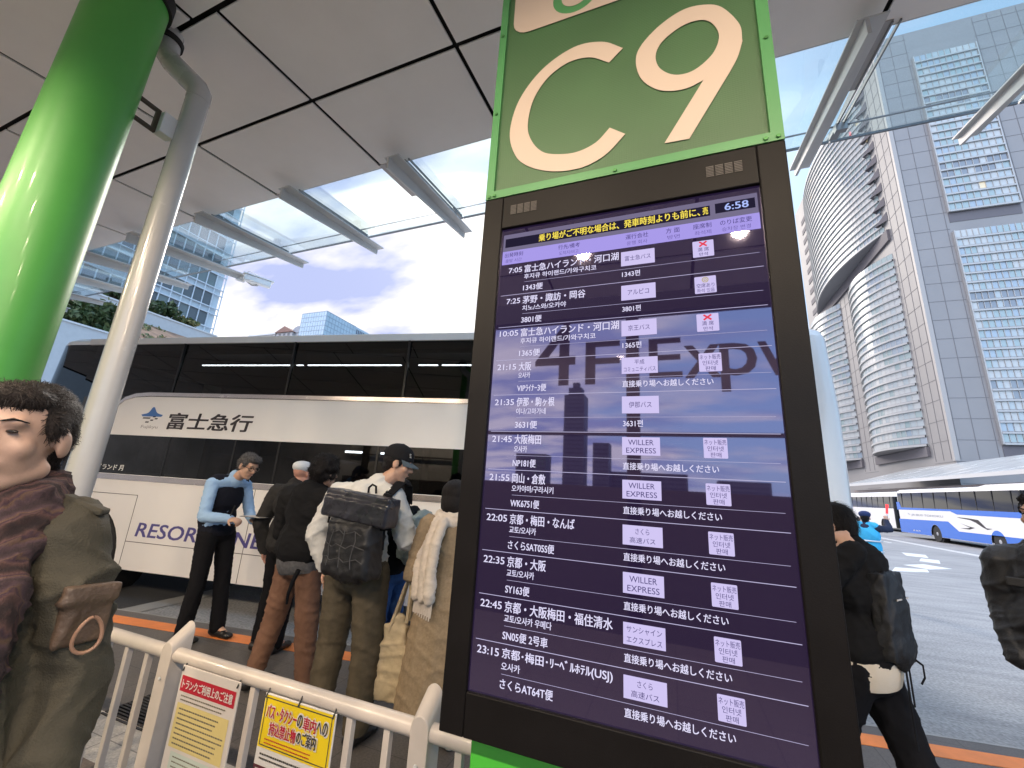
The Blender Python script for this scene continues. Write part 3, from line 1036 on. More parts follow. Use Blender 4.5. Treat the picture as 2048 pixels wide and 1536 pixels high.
greek(q, fn3, -0.12, 0.10, 0.294, 0.274, 2, 5, 11, 0.3)
greek(q, fn2, -0.13, 0.13, 0.252, 0.228, 2, 3, 12, 0.4)
fo = [(-0.147, -0.145), (0.147, -0.145), (0.147, 0.215), (-0.147, 0.215)]
fi2 = [(-0.139, -0.140), (0.139, -0.140), (0.139, 0.207), (-0.139, 0.207)]
q.poly([fo, fi2], fn2, 4)
write(q, '適切に梱包されていない', -0.132, 0.172, 0.024, fn2, 0.168, bold=0.02, m=3)
write(q, '刃物', -0.132, 0.143, 0.024, fn2, 0.040, bold=0.02, m=3)
greek(q, fn2, -0.088, 0.02, 0.168, 0.146, 2, 3, 13, 0.4)
greek(q, fn2, -0.13, -0.07, 0.136, 0.112, 2, 3, 14, 0.4)
# crossed-out items and the small red panel
for sg in (1, -1):
    a = Vector((-0.045, 0.05)); d_ = Vector((0.055, 0.062 * sg)); n_ = Vector((-d_.y, d_.x)).normalized() * 0.012
    q.add([fn3(*(a - d_ - n_)), fn3(*(a + d_ - n_)), fn3(*(a + d_ + n_)), fn3(*(a - d_ + n_))], [(0, 1, 2, 3)], 5 if sg > 0 else 6)
q.add([fn2(0.012, 0.08), fn2(0.034, 0.075), fn2(0.052, 0.15), fn2(0.03, 0.16)], [(0, 1, 2, 3)], 7)
q.add([fn2(-0.10, 0.02), fn2(-0.05, 0.0), fn2(-0.045, 0.012), fn2(-0.095, 0.034)], [(0, 1, 2, 3)], 7)
for (x0, x1, z0, z1, m) in ((0.045, 0.135, 0.192, 0.200, 1), (0.045, 0.075, 0.155, 0.185, 6), (0.08, 0.132, 0.160, 0.185, 2), (0.05, 0.085, 0.07, 0.135, 6), (0.095, 0.132, 0.02, 0.14, 8)):
    q.add([fn3(x0, z0), fn3(x1, z0), fn3(x1, z1), fn3(x0, z1)], [(0, 1, 2, 3)], m)
q.poly([circle(0.068, 0.06, 0.016, 20), circle(0.068, 0.06, 0.010, 20)], fn4, 1)
q.build('lettering', [m_nbyel, m_nred, m_nwht, m_nink, m_nmar, m_nred, m_npink, mat('notice_grey', (0.42, 0.42, 0.42), 0.4), mat('notice_blue_grey', (0.55, 0.58, 0.70), 0.4)], t, recalc=False)
for (x, z) in ((-0.142, 0.400), (0.142, 0.400), (0.0, 0.404)):
    q = M(); q.tube([(x, -0.005, z), (x, 0.006, z + 0.022), (x, 0.02, z + 0.032)], 0.003, 6)
    q.build('cable_tie', m_black, t)
# ------------------------------------------------------------------ coaches
m_cwhite = mat('coach_white_paint', (0.84, 0.82, 0.79), 0.22, var=0.02, vs=1.5, coat=0.5)
m_cglass = glass('coach_tinted_glass', (0.055, 0.06, 0.06), 1.5, 0.0, 0.0)
m_chrome = mat('brushed_chrome_trim', (0.62, 0.58, 0.57), 0.25, metal=0.9, var=0.08)
m_inner = mat('coach_interior_dark', (0.018, 0.018, 0.02), 0.7)
m_seat = mat('coach_seat_cloth', (0.035, 0.03, 0.05), 0.8, var=0.3, vs=20)
m_line = mat('panel_gap', (0.10, 0.09, 0.085), 0.6)


def arch_loop(xa, xb, z0, z1, arches, n=18):
    """side panel outline with wheel arches cut from its lower edge"""
    out = [(xa, z1), (xa, z0)]
    for (c, rx, rz, zc) in sorted(arches):
        a0 = math.asin(max(-1, min(1, (z0 - zc) / rz)))
        for i in range(n + 1):
            t = PI - a0 - (PI - 2 * a0) * i / n
            out.append((c + rx * math.cos(t), zc + rz * math.sin(t)))
    out += [(xb, z0), (xb, z1)]
    return out


def plan_outline(x0, x1, w, rf, rr, xs):
    """rounded rectangle seen from above, front at x0, with extra stations xs along the near side; counter-clockwise"""
    pts = []
    for i in range(7):
        t = R(180 + 90 * i / 6)
        pts.append((x0 + rf + rf * math.cos(t), -w + rf + rf * math.sin(t)))
    pts += [(x, -w) for x in sorted(xs)]
    for i in range(7):
        t = R(270 + 90 * i / 6)
        pts.append((x1 - rr + rr * math.cos(t), -w + rr + rr * math.sin(t)))
    for i in range(7):
        t = R(90 * i / 6)
        pts.append((x1 - rr + rr * math.cos(t), w - rr + rr * math.sin(t)))
    for i in range(7):
        t = R(90 + 90 * i / 6)
        pts.append((x0 + rf + rf * math.cos(t), w - rf + rf * math.sin(t)))
    return pts


def shell(pts, levels, pick):
    """loft plan outline through (z, inset) levels; pick(x, y, zmid) -> mesh key or None"""
    cx = sum(p[0] for p in pts) / len(pts)
    hx = max(abs(p[0] - cx) for p in pts)
    hy = max(abs(p[1]) for p in pts)
    rings = []
    for z, ins in levels:
        rings.append([(cx + (p[0] - cx) * (hx - ins) / hx, p[1] * (hy - ins) / hy, z) for p in pts])
    parts = {}
    n = len(pts)
    for i in range(len(levels) - 1):
        for k in range(n):
            k2 = (k + 1) % n
            mx_, my_ = (pts[k][0] + pts[k2][0]) / 2, (pts[k][1] + pts[k2][1]) / 2
            key = pick(mx_, my_, (levels[i][0] + levels[i + 1][0]) / 2)
            if key:
                parts.setdefault(key, M()).add([rings[i][k], rings[i][k2], rings[i + 1][k2], rings[i + 1][k]], [(0, 1, 2, 3)])
    top = rings[-1]
    parts.setdefault('roof', M()).add(top, [tuple(range(n))])
    return parts


def weld(o):
    bm = bmesh.new(); bm.from_mesh(o.data)
    bmesh.ops.remove_doubles(bm, verts=bm.verts, dist=1e-4)
    bmesh.ops.recalc_face_normals(bm, faces=bm.faces)
    bm.to_mesh(o.data); bm.free()
    finish(o.data, 28)


def wheel(parent, x, y, r=0.5, w=0.28):
    q = M()
    q.lathe([(r * 0.62, 0), (r * 0.93, 0), (r, 0.05), (r, w - 0.05), (r * 0.93, w), (r * 0.62, w)], 36, (x, y, r), 'y')
    o = q.build('wheel', m_rubber, parent)
    q = M()
    q.lathe([(r * 0.60, 0.01), (r * 0.60, 0.05), (r * 0.50, 0.09), (r * 0.30, 0.06), (r * 0.22, 0.0), (r * 0.10, -0.01)], 28, (x, y, r), 'y')
    for i in range(8):
        t = 2 * PI * i / 8
        q.lathe([(0.022, 0.05), (0.02, 0.02)], 8, (x + r * 0.40 * math.cos(t), y, r + r * 0.40 * math.sin(t)), 'y')
    q.build('rim', m_rim, o)
    return o


# the near coach at the platform
o0 = BU * -3.0 + BN * (4.6 + 1.25)
coach = empty('coach', (o0.x, o0.y, 0), BA, 'white high-deck coach with dark glass bands waiting at the platform', 'bus')
SW = 1.25
X = lambda s: s + 3.0
side = lambda d: (lambda a, b: (a, -SW - d, b))
flat_x = [X(s) for s in (-8.15, -7.60, -6.8, -6.0, -4.0, -2.0, 0.0, 1.5, 2.0)]
pts = plan_outline(X(-8.62), X(2.46), SW, 0.45, 0.26, flat_x)
lv = [(0.33, 0.03), (1.42, 0.0), (1.50, 0.0), (2.03, 0.0), (2.57, 0.0), (3.40, 0.03), (3.47, 0.05), (3.53, 0.12), (3.58, 0.32), (3.61, 0.7)]


def pick(x, y, z):
    near = y < -SW + 0.01
    if z < 1.42:
        return None if (near and X(-7.6) < x < X(2.0)) else ('windscreen' if x < X(-8.3) and z > 0.9 else 'body')
    if z < 1.5:
        return 'body'
    if z < 3.40:
        if x > X(1.5):
            return 'body'
        if y > SW - 0.02:
            return 'body'
        if x < X(-7.6) and z > 1.5:
            return 'windscreen'
        return 'upper' if z > 2.3 else 'lower'
    return 'roof'


pt = shell(pts, lv, pick)
pt['body'].poly([arch_loop(X(-7.60), X(2.0), 0.33, 1.42, [(X(-6.72), 0.62, 0.66, 0.42), (X(-0.4), 0.60, 0.66, 0.42)])], side(0.0))
body = pt['body'].build('body', m_cwhite, coach); weld(body)
for key, nm, mm in (('upper', 'upper_window', m_cglass), ('lower', 'lower_window', m_cglass), ('windscreen', 'windscreen', glass('windscreen_black_glass', (0.03, 0.03, 0.032), 1.5)), ('roof', 'roof', m_cwhite)):
    weld(pt[key].build(nm, mm, coach))
# white band between the glass with rounded front end, chrome trims
q = M()
loop = [(X(1.52), 2.03), (X(1.52), 2.555)] + [(X(-6.25), 2.585), (X(-6.5), 2.57), (X(-6.68), 2.52), (X(-6.78), 2.43), (X(-6.80), 2.30), (X(-6.80), 2.03)]
q.prism(loop, side(0.012), side(0.0))
q.build('side_band', m_cwhite, coach)
q = M()
top = [(X(-6.80), 2.43), (X(-6.68), 2.525), (X(-6.5), 2.58), (X(-6.25), 2.598), (X(1.52), 2.565)]
for i in range(len(top) - 1):
    a, b = top[i], top[i + 1]
    q.hexa([side(0.020)(a[0], a[1] - 0.005), side(0.020)(b[0], b[1] - 0.005), side(0.0)(b[0], b[1] - 0.005), side(0.0)(a[0], a[1] - 0.005),
            side(0.020)(a[0], a[1] + 0.048), side(0.020)(b[0], b[1] + 0.048), side(0.0)(b[0], b[1] + 0.048), side(0.0)(a[0], a[1] + 0.048)])
q.box(X(-7.6), X(1.52), -SW - 0.014, -SW, 1.425, 1.495)
q.build('chrome_trim', m_chrome, coach)
q = M(); q.box(X(-7.7), X(1.52), -SW - 0.012, -SW + 0.02, 3.385, 3.475); q.build('roof_gutter', m_cwhite, coach)
m_div = mat('window_divider_black', (0.01, 0.01, 0.011), 0.35)
for (ss, z0_, z1_) in ((( -5.9, -4.05, -2.37, -0.7, 0.9), 2.60, 3.39), ((-6.95, -5.72, -4.65, -3.98, -2.6, -1.3), 1.50, 2.03)):
    for s in ss:
        q = M(); q.box(X(s) - 0.012, X(s) + 0.012, -SW - 0.004, -SW + 0.04, z0_, z1_)
        q.build('window_divider', m_div, coach)
q = M()
lx = lambda s0, s1, z0, z1: q.box(X(s0), X(s1), -SW - 0.0015, -SW + 0.002, z0, z1)
lx(-6.004, -5.996, 0.335, 1.24); lx(-6.9, -6.0, 1.236, 1.244); lx(-6.0, 1.5, 0.661, 0.669); lx(-4.204, -4.196, 0.335, 1.42)
lx(-2.6, -2.592, 0.335, 1.42); lx(1.9, 1.905, 0.335, 3.38); lx(1.98, 1.984, 0.335, 3.38)
q.build('panel_gap', m_line, coach)
q = M(); q.box(X(-7.75), X(2.1), -SW + 0.10, SW - 0.1, 0.30, 1.40)
q.build('chassis', m_inner, coach)
q = M(); q.box(X(-7.7), X(2.0), -SW + 0.05, SW - 0.04, 1.42, 1.47); q.box(X(-7.7), X(2.0), -SW + 0.25, SW - 0.04, 3.30, 3.36)
for (s0, s1) in ((-7.7, -2.05), (-1.62, -1.2), (-0.6, 2.0)):
    q.box(X(s0), X(s1), SW - 0.12, SW - 0.08, 1.47, 3.30)
q.box(X(-2.05), X(-0.6), SW - 0.12, SW - 0.08, 2.12, 3.30)
q.build('interior', m_inner, coach)
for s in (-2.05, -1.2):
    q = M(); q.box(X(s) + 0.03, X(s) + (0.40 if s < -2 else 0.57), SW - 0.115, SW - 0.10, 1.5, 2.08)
    q.build('far_window', glow('far_window_daylight', (0.80, 0.80, 0.62), 5.0), coach)  # glowing panels; daylight beyond the cabin is put into their emission
for s in (-5.3, -4.5, -3.7, -2.9, -2.1, -1.3, -0.5):
    q = M(); q.box(X(s), X(s) + 0.12, -SW + 0.12, -SW + 1.0, 1.47, 2.35); q.box(X(s) + 0.1, X(s) + 0.5, -SW + 0.12, -SW + 1.0, 1.47, 1.85)
    q.build('seat', m_seat, coach, bevel=0.05)
q = M()
for (s0, s1) in ((-5.80, -4.28), (-4.18, -4.08), (-4.00, -2.58), (-2.33, -2.06), (-2.00, -0.4)):
    q.box(X(s0), X(s1), -SW + 0.25, -SW + 0.27, 3.130, 3.141)
q.box(X(-3.3), X(-2.45), -SW + 0.4, -SW + 0.42, 1.96, 1.985)
q.build('light_strip', glow('cabin_light', (0.92, 0.95, 1.0), 22.0), coach)
wheel(coach, X(-6.72), -SW + 0.08)
wheel(coach, X(-0.4), -SW + 0.08)
for s in (-6.72, -0.4):
    q = M(); q.lathe([(0.60, 0.0), (0.60, 0.4)], 30, (X(s), -SW + 0.095, 0.46), 'y')
    q.build('wheel_well', m_dark, coach)
m_navy = mat('coach_navy_lettering', (0.085, 0.075, 0.26), 0.4)
m_ltr = mat('coach_dark_lettering', (0.025, 0.018, 0.02), 0.4)
bs = side(0.0135)
q = M(); write(q, '富士急行', X(-5.83), 2.135, 0.225, bs, 1.36, bold=0.035, m=0, shear=0.14)
q.build('company_lettering', m_ltr, coach, recalc=False)
q = M()
fj = spline([(-6.31, 2.325), (-6.20, 2.352), (-6.145, 2.425), (-6.125, 2.435), (-6.10, 2.425), (-6.04, 2.355), (-5.93, 2.325)]) + [(-5.955, 2.300), (-6.285, 2.300)]
q.poly([[(X(a), b) for a, b in fj]], bs, 1)
for (a0, a1, z, m) in ((-6.27, -6.14, 2.268, 0), (-6.10, -6.05, 2.290, 0), (-6.06, -6.01, 2.262, 0), (-6.13, -6.08, 2.240, 0), (-6.21, -6.15, 2.212, 0)):
    q.add([bs(X(a0), z), bs(X(a1), z), bs(X(a1) + 0.008, z + 0.018), bs(X(a0) + 0.008, z + 0.018)], [(0, 1, 2, 3)], m)
write(q, 'Fujikyu', X(-6.26), 2.122, 0.055, bs, 0.29, m=2, shear=0.1)
q.build('emblem', [m_ltr, mat('coach_emblem_blue', (0.06, 0.17, 0.45), 0.4), mat('coach_grey_lettering', (0.30, 0.27, 0.28), 0.5)], coach, recalc=False)
q = M(); write(q, 'RESORT LINER', X(-5.87), 0.735, 0.170, side(0.002), 2.10, bold=0.03, shear=0.16)
q.build('slogan_lettering', m_navy, coach, recalc=False)
q = M(); write(q, 'ハイランド 月', X(-6.93), 1.545, 0.072, side(0.004), 0.56, bold=0.03)
q.build('route_lettering', m_wpaint, coach, recalc=False)
q = M(); q.prism([(X(-7.9), 1.9), (X(-8.2), 2.0), (X(-8.3), 2.4), (X(-8.15), 2.5), (X(-8.0), 2.3)], side(0.12), side(0.30)); q.build('mirror', m_black, coach)


def far_coach(name, loc, label, half, roof, mats, livery=None):
    """coach seen across the road: front toward -Y, near side toward -X"""
    t = empty(name, loc, R(-90), label, 'bus')
    x0, x1 = half, -half            # front is +x here; build mirrored so that plan_outline's front sits at +x
    xs = [(-half + 0.6) + i * (2 * half - 1.4) / 5 for i in range(6)]
    P = [(-p[0], p[1]) for p in plan_outline(-half, half, SW, 0.55, 0.25, xs)][::-1]
    lv_ = [(0.32, 0.02), (2.02, 0.0), (3.08, 0.03), (roof - 0.15, 0.06), (roof - 0.05, 0.18), (roof, 0.5)]

    def pk(x, y, z):
        near = y < -SW + 0.01
        if z < 2.02:
            if near and -half + 0.5 < x < half - 0.7:
                return None
            return 'windscreen' if x > half - 0.5 and z > 1.0 else 'body'
        if z < 3.08:
            return 'windscreen' if x > half - 0.75 else ('body' if x < -half + 0.3 else 'side_window')
        return 'roof'
    ar = [(-half + 4.6, 0.56, 0.60, 0.45), (half - 2.6, 0.56, 0.60, 0.45)]
    if livery is None:
        ar = [(-half + 3.2, 0.56, 0.60, 0.45), (half - 2.9, 0.56, 0.60, 0.45)]
    s_ = shell(P, lv_, pk)
    s_['body'].poly([arch_loop(-half + 0.25, half - 0.55, 0.32, 2.02, ar)], side(0.0))
    for k, mm in (('body', mats), ('side_window', m_cglass), ('windscreen', m_cglass), ('roof', mats)):
        weld(s_[k].build(k, mm, t))
    q = M(); q.box(-half + 0.3, half - 0.4, -SW + 0.1, SW - 0.1, 0.4, 1.98); q.box(-half + 0.3, half - 0.4, SW - 0.3, SW - 0.2, 1.98, 2.6)
    q.build('chassis', m_inner, t)
    for i in range(9):
        x = -half + 0.9 + i * (2 * half - 2.0) / 8
        q = M(); q.box(x - 0.02, x + 0.02, -SW - 0.004, -SW + 0.03, 2.03, 3.08)
        q.build('window_divider', m_inner, t)
    for (c, *_r) in ar:
        wheel(t, c, -SW + 0.05)
    for (c, *_r) in ar:
        q = M(); q.lathe([(0.57, 0.0), (0.57, 0.3)], 26, (c, -SW + 0.098, 0.47), 'y')
        q.build('wheel_well', m_dark, t)
    for i in range(6):
        x = -half + 1.4 + i * 1.7
        q = M(); q.box(x, x + 0.30, -SW + 0.06, -SW + 0.09, 2.05, 3.05)
        q.build('curtain', mat('curtain_green', (0.06, 0.13, 0.12), 0.8, var=0.2, vs=12), t)
    if livery:
        livery(t, half)
    return t


def blue_livery(t, half):
    LX = lambda y: 34.0 - y            # world y to local x
    m_cb = mat('coach_blue_paint', (0.025, 0.15, 0.62), 0.25, coat=0.4)
    q = M()
    ar_ = [(-half + 4.6, 0.57, 0.61, 0.45), (half - 2.6, 0.57, 0.61, 0.45)]
    lo = arch_loop(LX(40.3), LX(28.0), 0.33, 0.80, ar_)
    # lower blue, stepping up behind the rear wheel
    base = [p_ for p_ in arch_loop(LX(40.3), LX(28.0), 0.33, 0.80, ar_)][1:-1]
    loop = [(LX(40.3), 1.25)] + base + [(LX(28.0), 0.80), (LX(33.4), 0.80), (LX(34.3), 1.32)]
    q.prism(loop, side(0.005), side(0.001))
    q.prism([(LX(40.36), 1.90), (LX(40.36), 2.45), (LX(39.95), 2.45), (LX(39.75), 2.06), (LX(28.0), 2.02), (LX(28.0), 1.74), (LX(33.3), 1.76), (LX(33.9), 1.93)], side(0.006), side(0.001))
    q.build('blue_band', m_cb, t)
    f2 = side(0.008)
    m_lg = mat('livery_grey', (0.30, 0.32, 0.36), 0.4)
    q = M()
    write(q, 'JR BUS TOHOKU', LX(38.5), 1.49, 0.17, f2, 3.75, bold=0.02, shear=0.2)
    q.build('company_lettering', m_lg, t, recalc=False)
    q = M(); q.poly([[(LX(38.95), 1.72), (LX(38.75), 1.66), (LX(38.68), 1.56), (LX(38.85), 1.60)]], f2)
    q.build('small_emblem', m_lg, t, recalc=False)
    q = M(); q.poly([[(LX(y), z) for y, z in ((33.4, 1.62), (32.2, 1.58), (31.5, 1.53), (30.95, 1.13), (30.5, 1.12), (30.9, 1.05), (31.2, 1.14), (31.75, 1.38), (32.2, 1.50), (33.1, 1.57))]], f2)
    q.build('swallow_emblem', m_ltr, t, recalc=False)
    q = M(); q.poly([[(LX(y), z) for y, z in ((33.15, 1.29), (32.4, 1.14), (31.9, 1.09), (32.4, 0.97), (33.2, 1.0), (32.5, 1.04), (32.3, 1.09), (32.5, 1.12))]], f2)
    q.build('swallow_emblem', m_ltr, t, recalc=False)
    q = M(); write(q, 'JR BUS', LX(38.6), 0.48, 0.10, side(0.0085), 0.95, bold=0.02)
    q.build('small_lettering', m_wpaint, t, recalc=False)
    q = M(); q.prism([(LX(32.4), 3.2), (LX(30.9), 3.43), (LX(28.2), 3.43), (LX(27.9), 3.2)], lambda a, b: (a, -0.95, b), lambda a, b: (a, 0.95, b))
    q.build('roof_pod', m_cwhite, t)


far_coach('coach', (15.9 + SW, 34.0, 0), 'white and blue striped coach parked across the road', 6.4, 3.36, m_cwhite, blue_livery)
far_coach('coach', (19.0 + SW, 54.4, 0), 'plain white coach parked behind the blue and white coach', 6.0, 3.55, m_cwhite)

# ------------------------------------------------------------------ buildings
m_wallg = mat('pale_stone_cladding', (0.26, 0.25, 0.245), 0.55, var=0.05, vs=0.25)
m_joint = mat('cladding_joint', (0.165, 0.16, 0.165), 0.7)
PANE = [mat('window_pane_teal', (0.30, 0.38, 0.38), 0.18, ior=1.7), mat('window_pane_pale', (0.40, 0.45, 0.46), 0.2, ior=1.6), mat('window_pane_blue', (0.30, 0.36, 0.41), 0.16, ior=1.8),
        mat('window_pane_blind', (0.48, 0.50, 0.49), 0.3), mat('window_pane_dark', (0.19, 0.20, 0.22), 0.12, ior=1.8), mat('window_pane_warm', (0.60, 0.52, 0.36), 0.25, emit=(0.9, 0.7, 0.4), es=0.12),
        mat('window_bar', (0.42, 0.42, 0.41), 0.45), mat('window_shadow_gap', (0.24, 0.24, 0.25), 0.6)]


def pane_mix(r_, u, v):
    """uneven run of blinds, sky reflections and lit rooms over a facade"""
    k = 0.5 + 0.5 * math.sin(u * 0.9 + 3 * math.sin(v * 0.35)) + r_.uniform(-0.45, 0.45)
    if k < 0.12:
        return 2
    if k < 0.5:
        return 0
    if k < 0.85:
        return 1
    return 3 if r_.random() < 0.985 else 5


tower = empty('office_tower', (30.47, 62.0, 0), 0, 'huge pale stone office tower with gridded window bays on two faces', 'building')
X0, X1, Y0, Y1, ZT = 0.0, 48.0, 0.0, 42.0, 70.2
q = M(); q.box(X0, X1, Y0, Y1, 0, ZT); q.build('wall', m_wallg, tower, sharp=20)
q = M()
jz = [2.85 + 2.45 * i for i in range(28)]
for x in (0.45, 2.05, 3.75, 11.35, 12.9, 14.4, 15.9):
    q.box(x - 0.026, x + 0.026, -0.03, 0.01, 8.0, ZT - 0.3)
for z in jz:
    q.box(0.2, 4.0, -0.028, 0.01, z - 0.023, z + 0.023)
    q.box(11.2, 47.5, -0.028, 0.01, z - 0.023, z + 0.023)
for y in (0.7, 2.2, 3.8, 20.5, 22.2, 24.0):
    q.box(-0.03, 0.01, y - 0.035, y + 0.035, 8.0, (ZT - 0.3) if y < 5 else 39.0)
for z in jz:
    q.box(-0.028, 0.01, 0.2, 4.1, z - 0.023, z + 0.023)
    if z < 39:
        q.box(-0.028, 0.01, 19.3, 24.0, z - 0.023, z + 0.023)
q.build('joint_line', m_joint, tower)
q = M(); q.box(-0.12, 0.32, -0.12, 0.32, 7.8, ZT + 0.05); q.build('corner_trim', mat('corner_trim_stone', (0.36, 0.34, 0.32), 0.5), tower)


def flat_bay(x0, x1, z0, z1, seed, rows, cols):
    r_ = random.Random(seed)
    q = M()
    dz = (z1 - z0) / rows
    dx = (x1 - x0) / cols
    for i in range(rows):
        za, zb = z0 + i * dz, z0 + (i + 1) * dz
        for j in range(cols):
            xa = x0 + j * dx
            m = pane_mix(r_, j * 0.5 + seed, i)
            if i % 9 in (4, 5) and r_.random() < 0.55:
                m = 4
            yy = -0.22 + r_.uniform(-0.004, 0.004)
            q.add([(xa + 0.03, yy, za + 0.26), (xa + dx - 0.03, yy, za + 0.26), (xa + dx - 0.03, yy, zb), (xa + 0.03, yy, zb)], [(0, 1, 2, 3)], m)
            q.box(xa - 0.025, xa + 0.03, -0.30, -0.2, za, zb, 6)
        q.box(x0, x1, -0.42, -0.16, za - 0.05, za + 0.16, 6)
        q.box(x0, x1, -0.30, -0.12, za + 0.16, za + 0.26, 7)
    q.box(x0 - 0.12, x0, -0.36, -0.002, z0, z1, 6); q.box(x1, x1 + 0.12, -0.36, -0.002, z0, z1, 6)
    return q.build('window_bay', PANE, tower, recalc=False, sharp=20)


flat_bay(4.25, 10.9, 39.5, 65.3, 3, 21, 10)
flat_bay(4.25, 10.9 + 8.0, 9.7, 36.7, 5, 22, 26)
q = M(); q.box(4.15, 10.95, -0.05, 0.6, 38.1, 39.45); q.build('recess_shade_band', mat('recess_shadow_grey', (0.13, 0.12, 0.13), 0.7), tower)  # band stands proud of the wall; recess shade is put into its grey
q = M(); q.box(4.15, 18.95, -0.05, 0.6, 8.3, 9.6); q.build('recess_shade_band', MATS['recess_shadow_grey'], tower)


def bulge(ya, yb, z0, z1, sag, rows, cols, seed, slope=0.0):
    """bay that bows out from the -X face between ya and yb"""
    r_ = random.Random(seed)
    q = M()
    ch = (yb - ya) / 2
    rad = (ch * ch + sag * sag) / (2 * sag)
    half = math.asin(ch / rad)

    def at(t, out=0.0):
        a = -half + 2 * half * t
        return (-(math.cos(a) * (rad + out) - (rad - sag)) - 0.05, (ya + yb) / 2 + math.sin(a) * (rad + out))
    dz = (z1 - z0) / rows
    for i in range(rows):
        za, zb = z0 + i * dz, z0 + (i + 1) * dz
        for j in range(cols):
            a, b = at(j / cols), at((j + 1) / cols)
            q.add([(*a, za + dz * 0.30), (*b, za + dz * 0.30), (*b, zb), (*a, zb)], [(0, 1, 2, 3)], pane_mix(r_, j * 0.35 + seed, i * 0.8))
            a2, b2 = at(j / cols, 0.22), at((j + 1) / cols, 0.22)
            q.add([(*a2, za), (*b2, za), (*b2, za + dz * 0.22), (*a2, za + dz * 0.22), (*a, za), (*b, za), (*b, za + dz * 0.22), (*a, za + dz * 0.22)],
                  [(0, 1, 2, 3), (3, 2, 6, 7), (0, 4, 5, 1)], 6)
            q.add([(*a, za + dz * 0.22), (*b, za + dz * 0.22), (*b, za + dz * 0.30), (*a, za + dz * 0.30)], [(0, 1, 2, 3)], 7)
            if j:
                a3 = at(j / cols, 0.06); n1 = at(j / cols + 0.004, 0.06)
                q.add([(*a3, za + dz * 0.3), (*n1, za + dz * 0.3), (*n1, zb), (*a3, zb)], [(0, 1, 2, 3)], 6)
    ring_ = [at(j / cols) for j in range(cols + 1)]
    for z in (z0 - 0.02, z1 + 0.02):
        q.add([(*p_, z) for p_ in ring_] + [(-0.02, yb, z), (-0.02, ya, z)], [tuple(range(cols + 3))], 7)
    q.add([(*ring_[0], z0), (0, ya, z0), (0, ya, z1), (*ring_[0], z1)], [(0, 1, 2, 3)], 6)
    q.add([(*ring_[-1], z0), (0, yb, z0), (0, yb, z1), (*ring_[-1], z1)], [(0, 1, 2, 3)], 6)
    return q.build('window_bay', PANE, tower, recalc=False, sharp=40)


bulge(5.6, 35.0, 41.0, 66.6, 2.6, 24, 40, 11)
bulge(4.8, 18.8, 10.0, 37.2, 2.1, 24, 20, 12)
bulge(24.3, 39.0, 10.0, 38.6, 2.1, 24, 20, 13)
q = M(); q2 = M()
for i in range(10):
    z = 42.2 + i * 2.5
    q.add([(-0.04, 4.2, z + 1.5), (-0.04, 6.4, z), (-0.9, 6.0, z + 0.2), (-0.04, 4.2, z + 0.1)], [(0, 1, 2), (0, 2, 3)])
    q2.box(-0.10, 0.0, 35.6, 38.4, z, z + 1.1)
q.build('facade_notch', MATS['recess_shadow_grey'], tower); q2.build('facade_notch', MATS['recess_shadow_grey'], tower)  # notch shade is put into the dark grey of these facets
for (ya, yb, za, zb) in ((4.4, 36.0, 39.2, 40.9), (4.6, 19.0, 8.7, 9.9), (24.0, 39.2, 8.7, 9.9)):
    q = M(); q.box(-0.35, -0.01, ya, yb, za, zb); q.build('recess_shade_band', MATS['recess_shadow_grey'], tower)

# glazed canopy over the bus bays at the foot of the tower
t = empty('bus_bay_canopy', (22.7, 47.0, 0), 0, 'long sloping glass canopy over the bus bays below the tower', 'canopy')
q = M()
for i in range(16):
    y = -23 + i * 3.0
    P = [(0, y, 5.0), (0, y + 2.92, 5.0), (7.7, y + 2.92, 7.5), (7.7, y, 7.5)]
    q.hexa(P + [(a, b, c + 0.03) for a, b, c in P])
q.build('glass_pane', mat('canopy_frosted_glass', (0.46, 0.48, 0.48), 0.25, var=0.1, vs=0.6), t)
for i in range(17):
    y = -23.06 + i * 3.0
    q = M(); q.hexa([(-0.3, y, 4.76), (-0.3, y + 0.1, 4.76), (7.7, y + 0.1, 7.1), (7.7, y, 7.1), (-0.3, y, 4.96), (-0.3, y + 0.1, 4.96), (7.7, y + 0.1, 7.46), (7.7, y, 7.46)])
    q.build('rafter', m_steel, t)
q = M(); q.box(-0.36, -0.30, -23.1, 25.1, 4.72, 5.02); q.build('eave_rail', mat('eave_rail_white', (0.62, 0.62, 0.61), 0.4), t)
q = M(); q.box(1.2, 7.6, -23, 25, 4.05, 4.35); q.build('soffit', mat('bay_soffit_brown', (0.30, 0.25, 0.235), 0.6, var=0.15, vs=0.4), t)
for y in (-20, -12, -4, 4, 12, 20):
    q = M(); q.lathe([(0.22, 0), (0.22, 4.05)], 20, (5.5, y, 0)); q.build('post', m_steel, t)
q = M()
q.lathe([(0.16, 4.0), (0.16, 4.04)], 16, (1.6, -7.5, 0)); q.build('lamp', glow('bay_lamp', (1.0, 0.75, 0.25), 12.0), t)
q = M(); q.box(7.0, 7.5, -23, 25, 0, 4.05); q.build('back_wall', mat('bay_back_wall', (0.09, 0.08, 0.08), 0.5, var=0.3, vs=0.5), t)

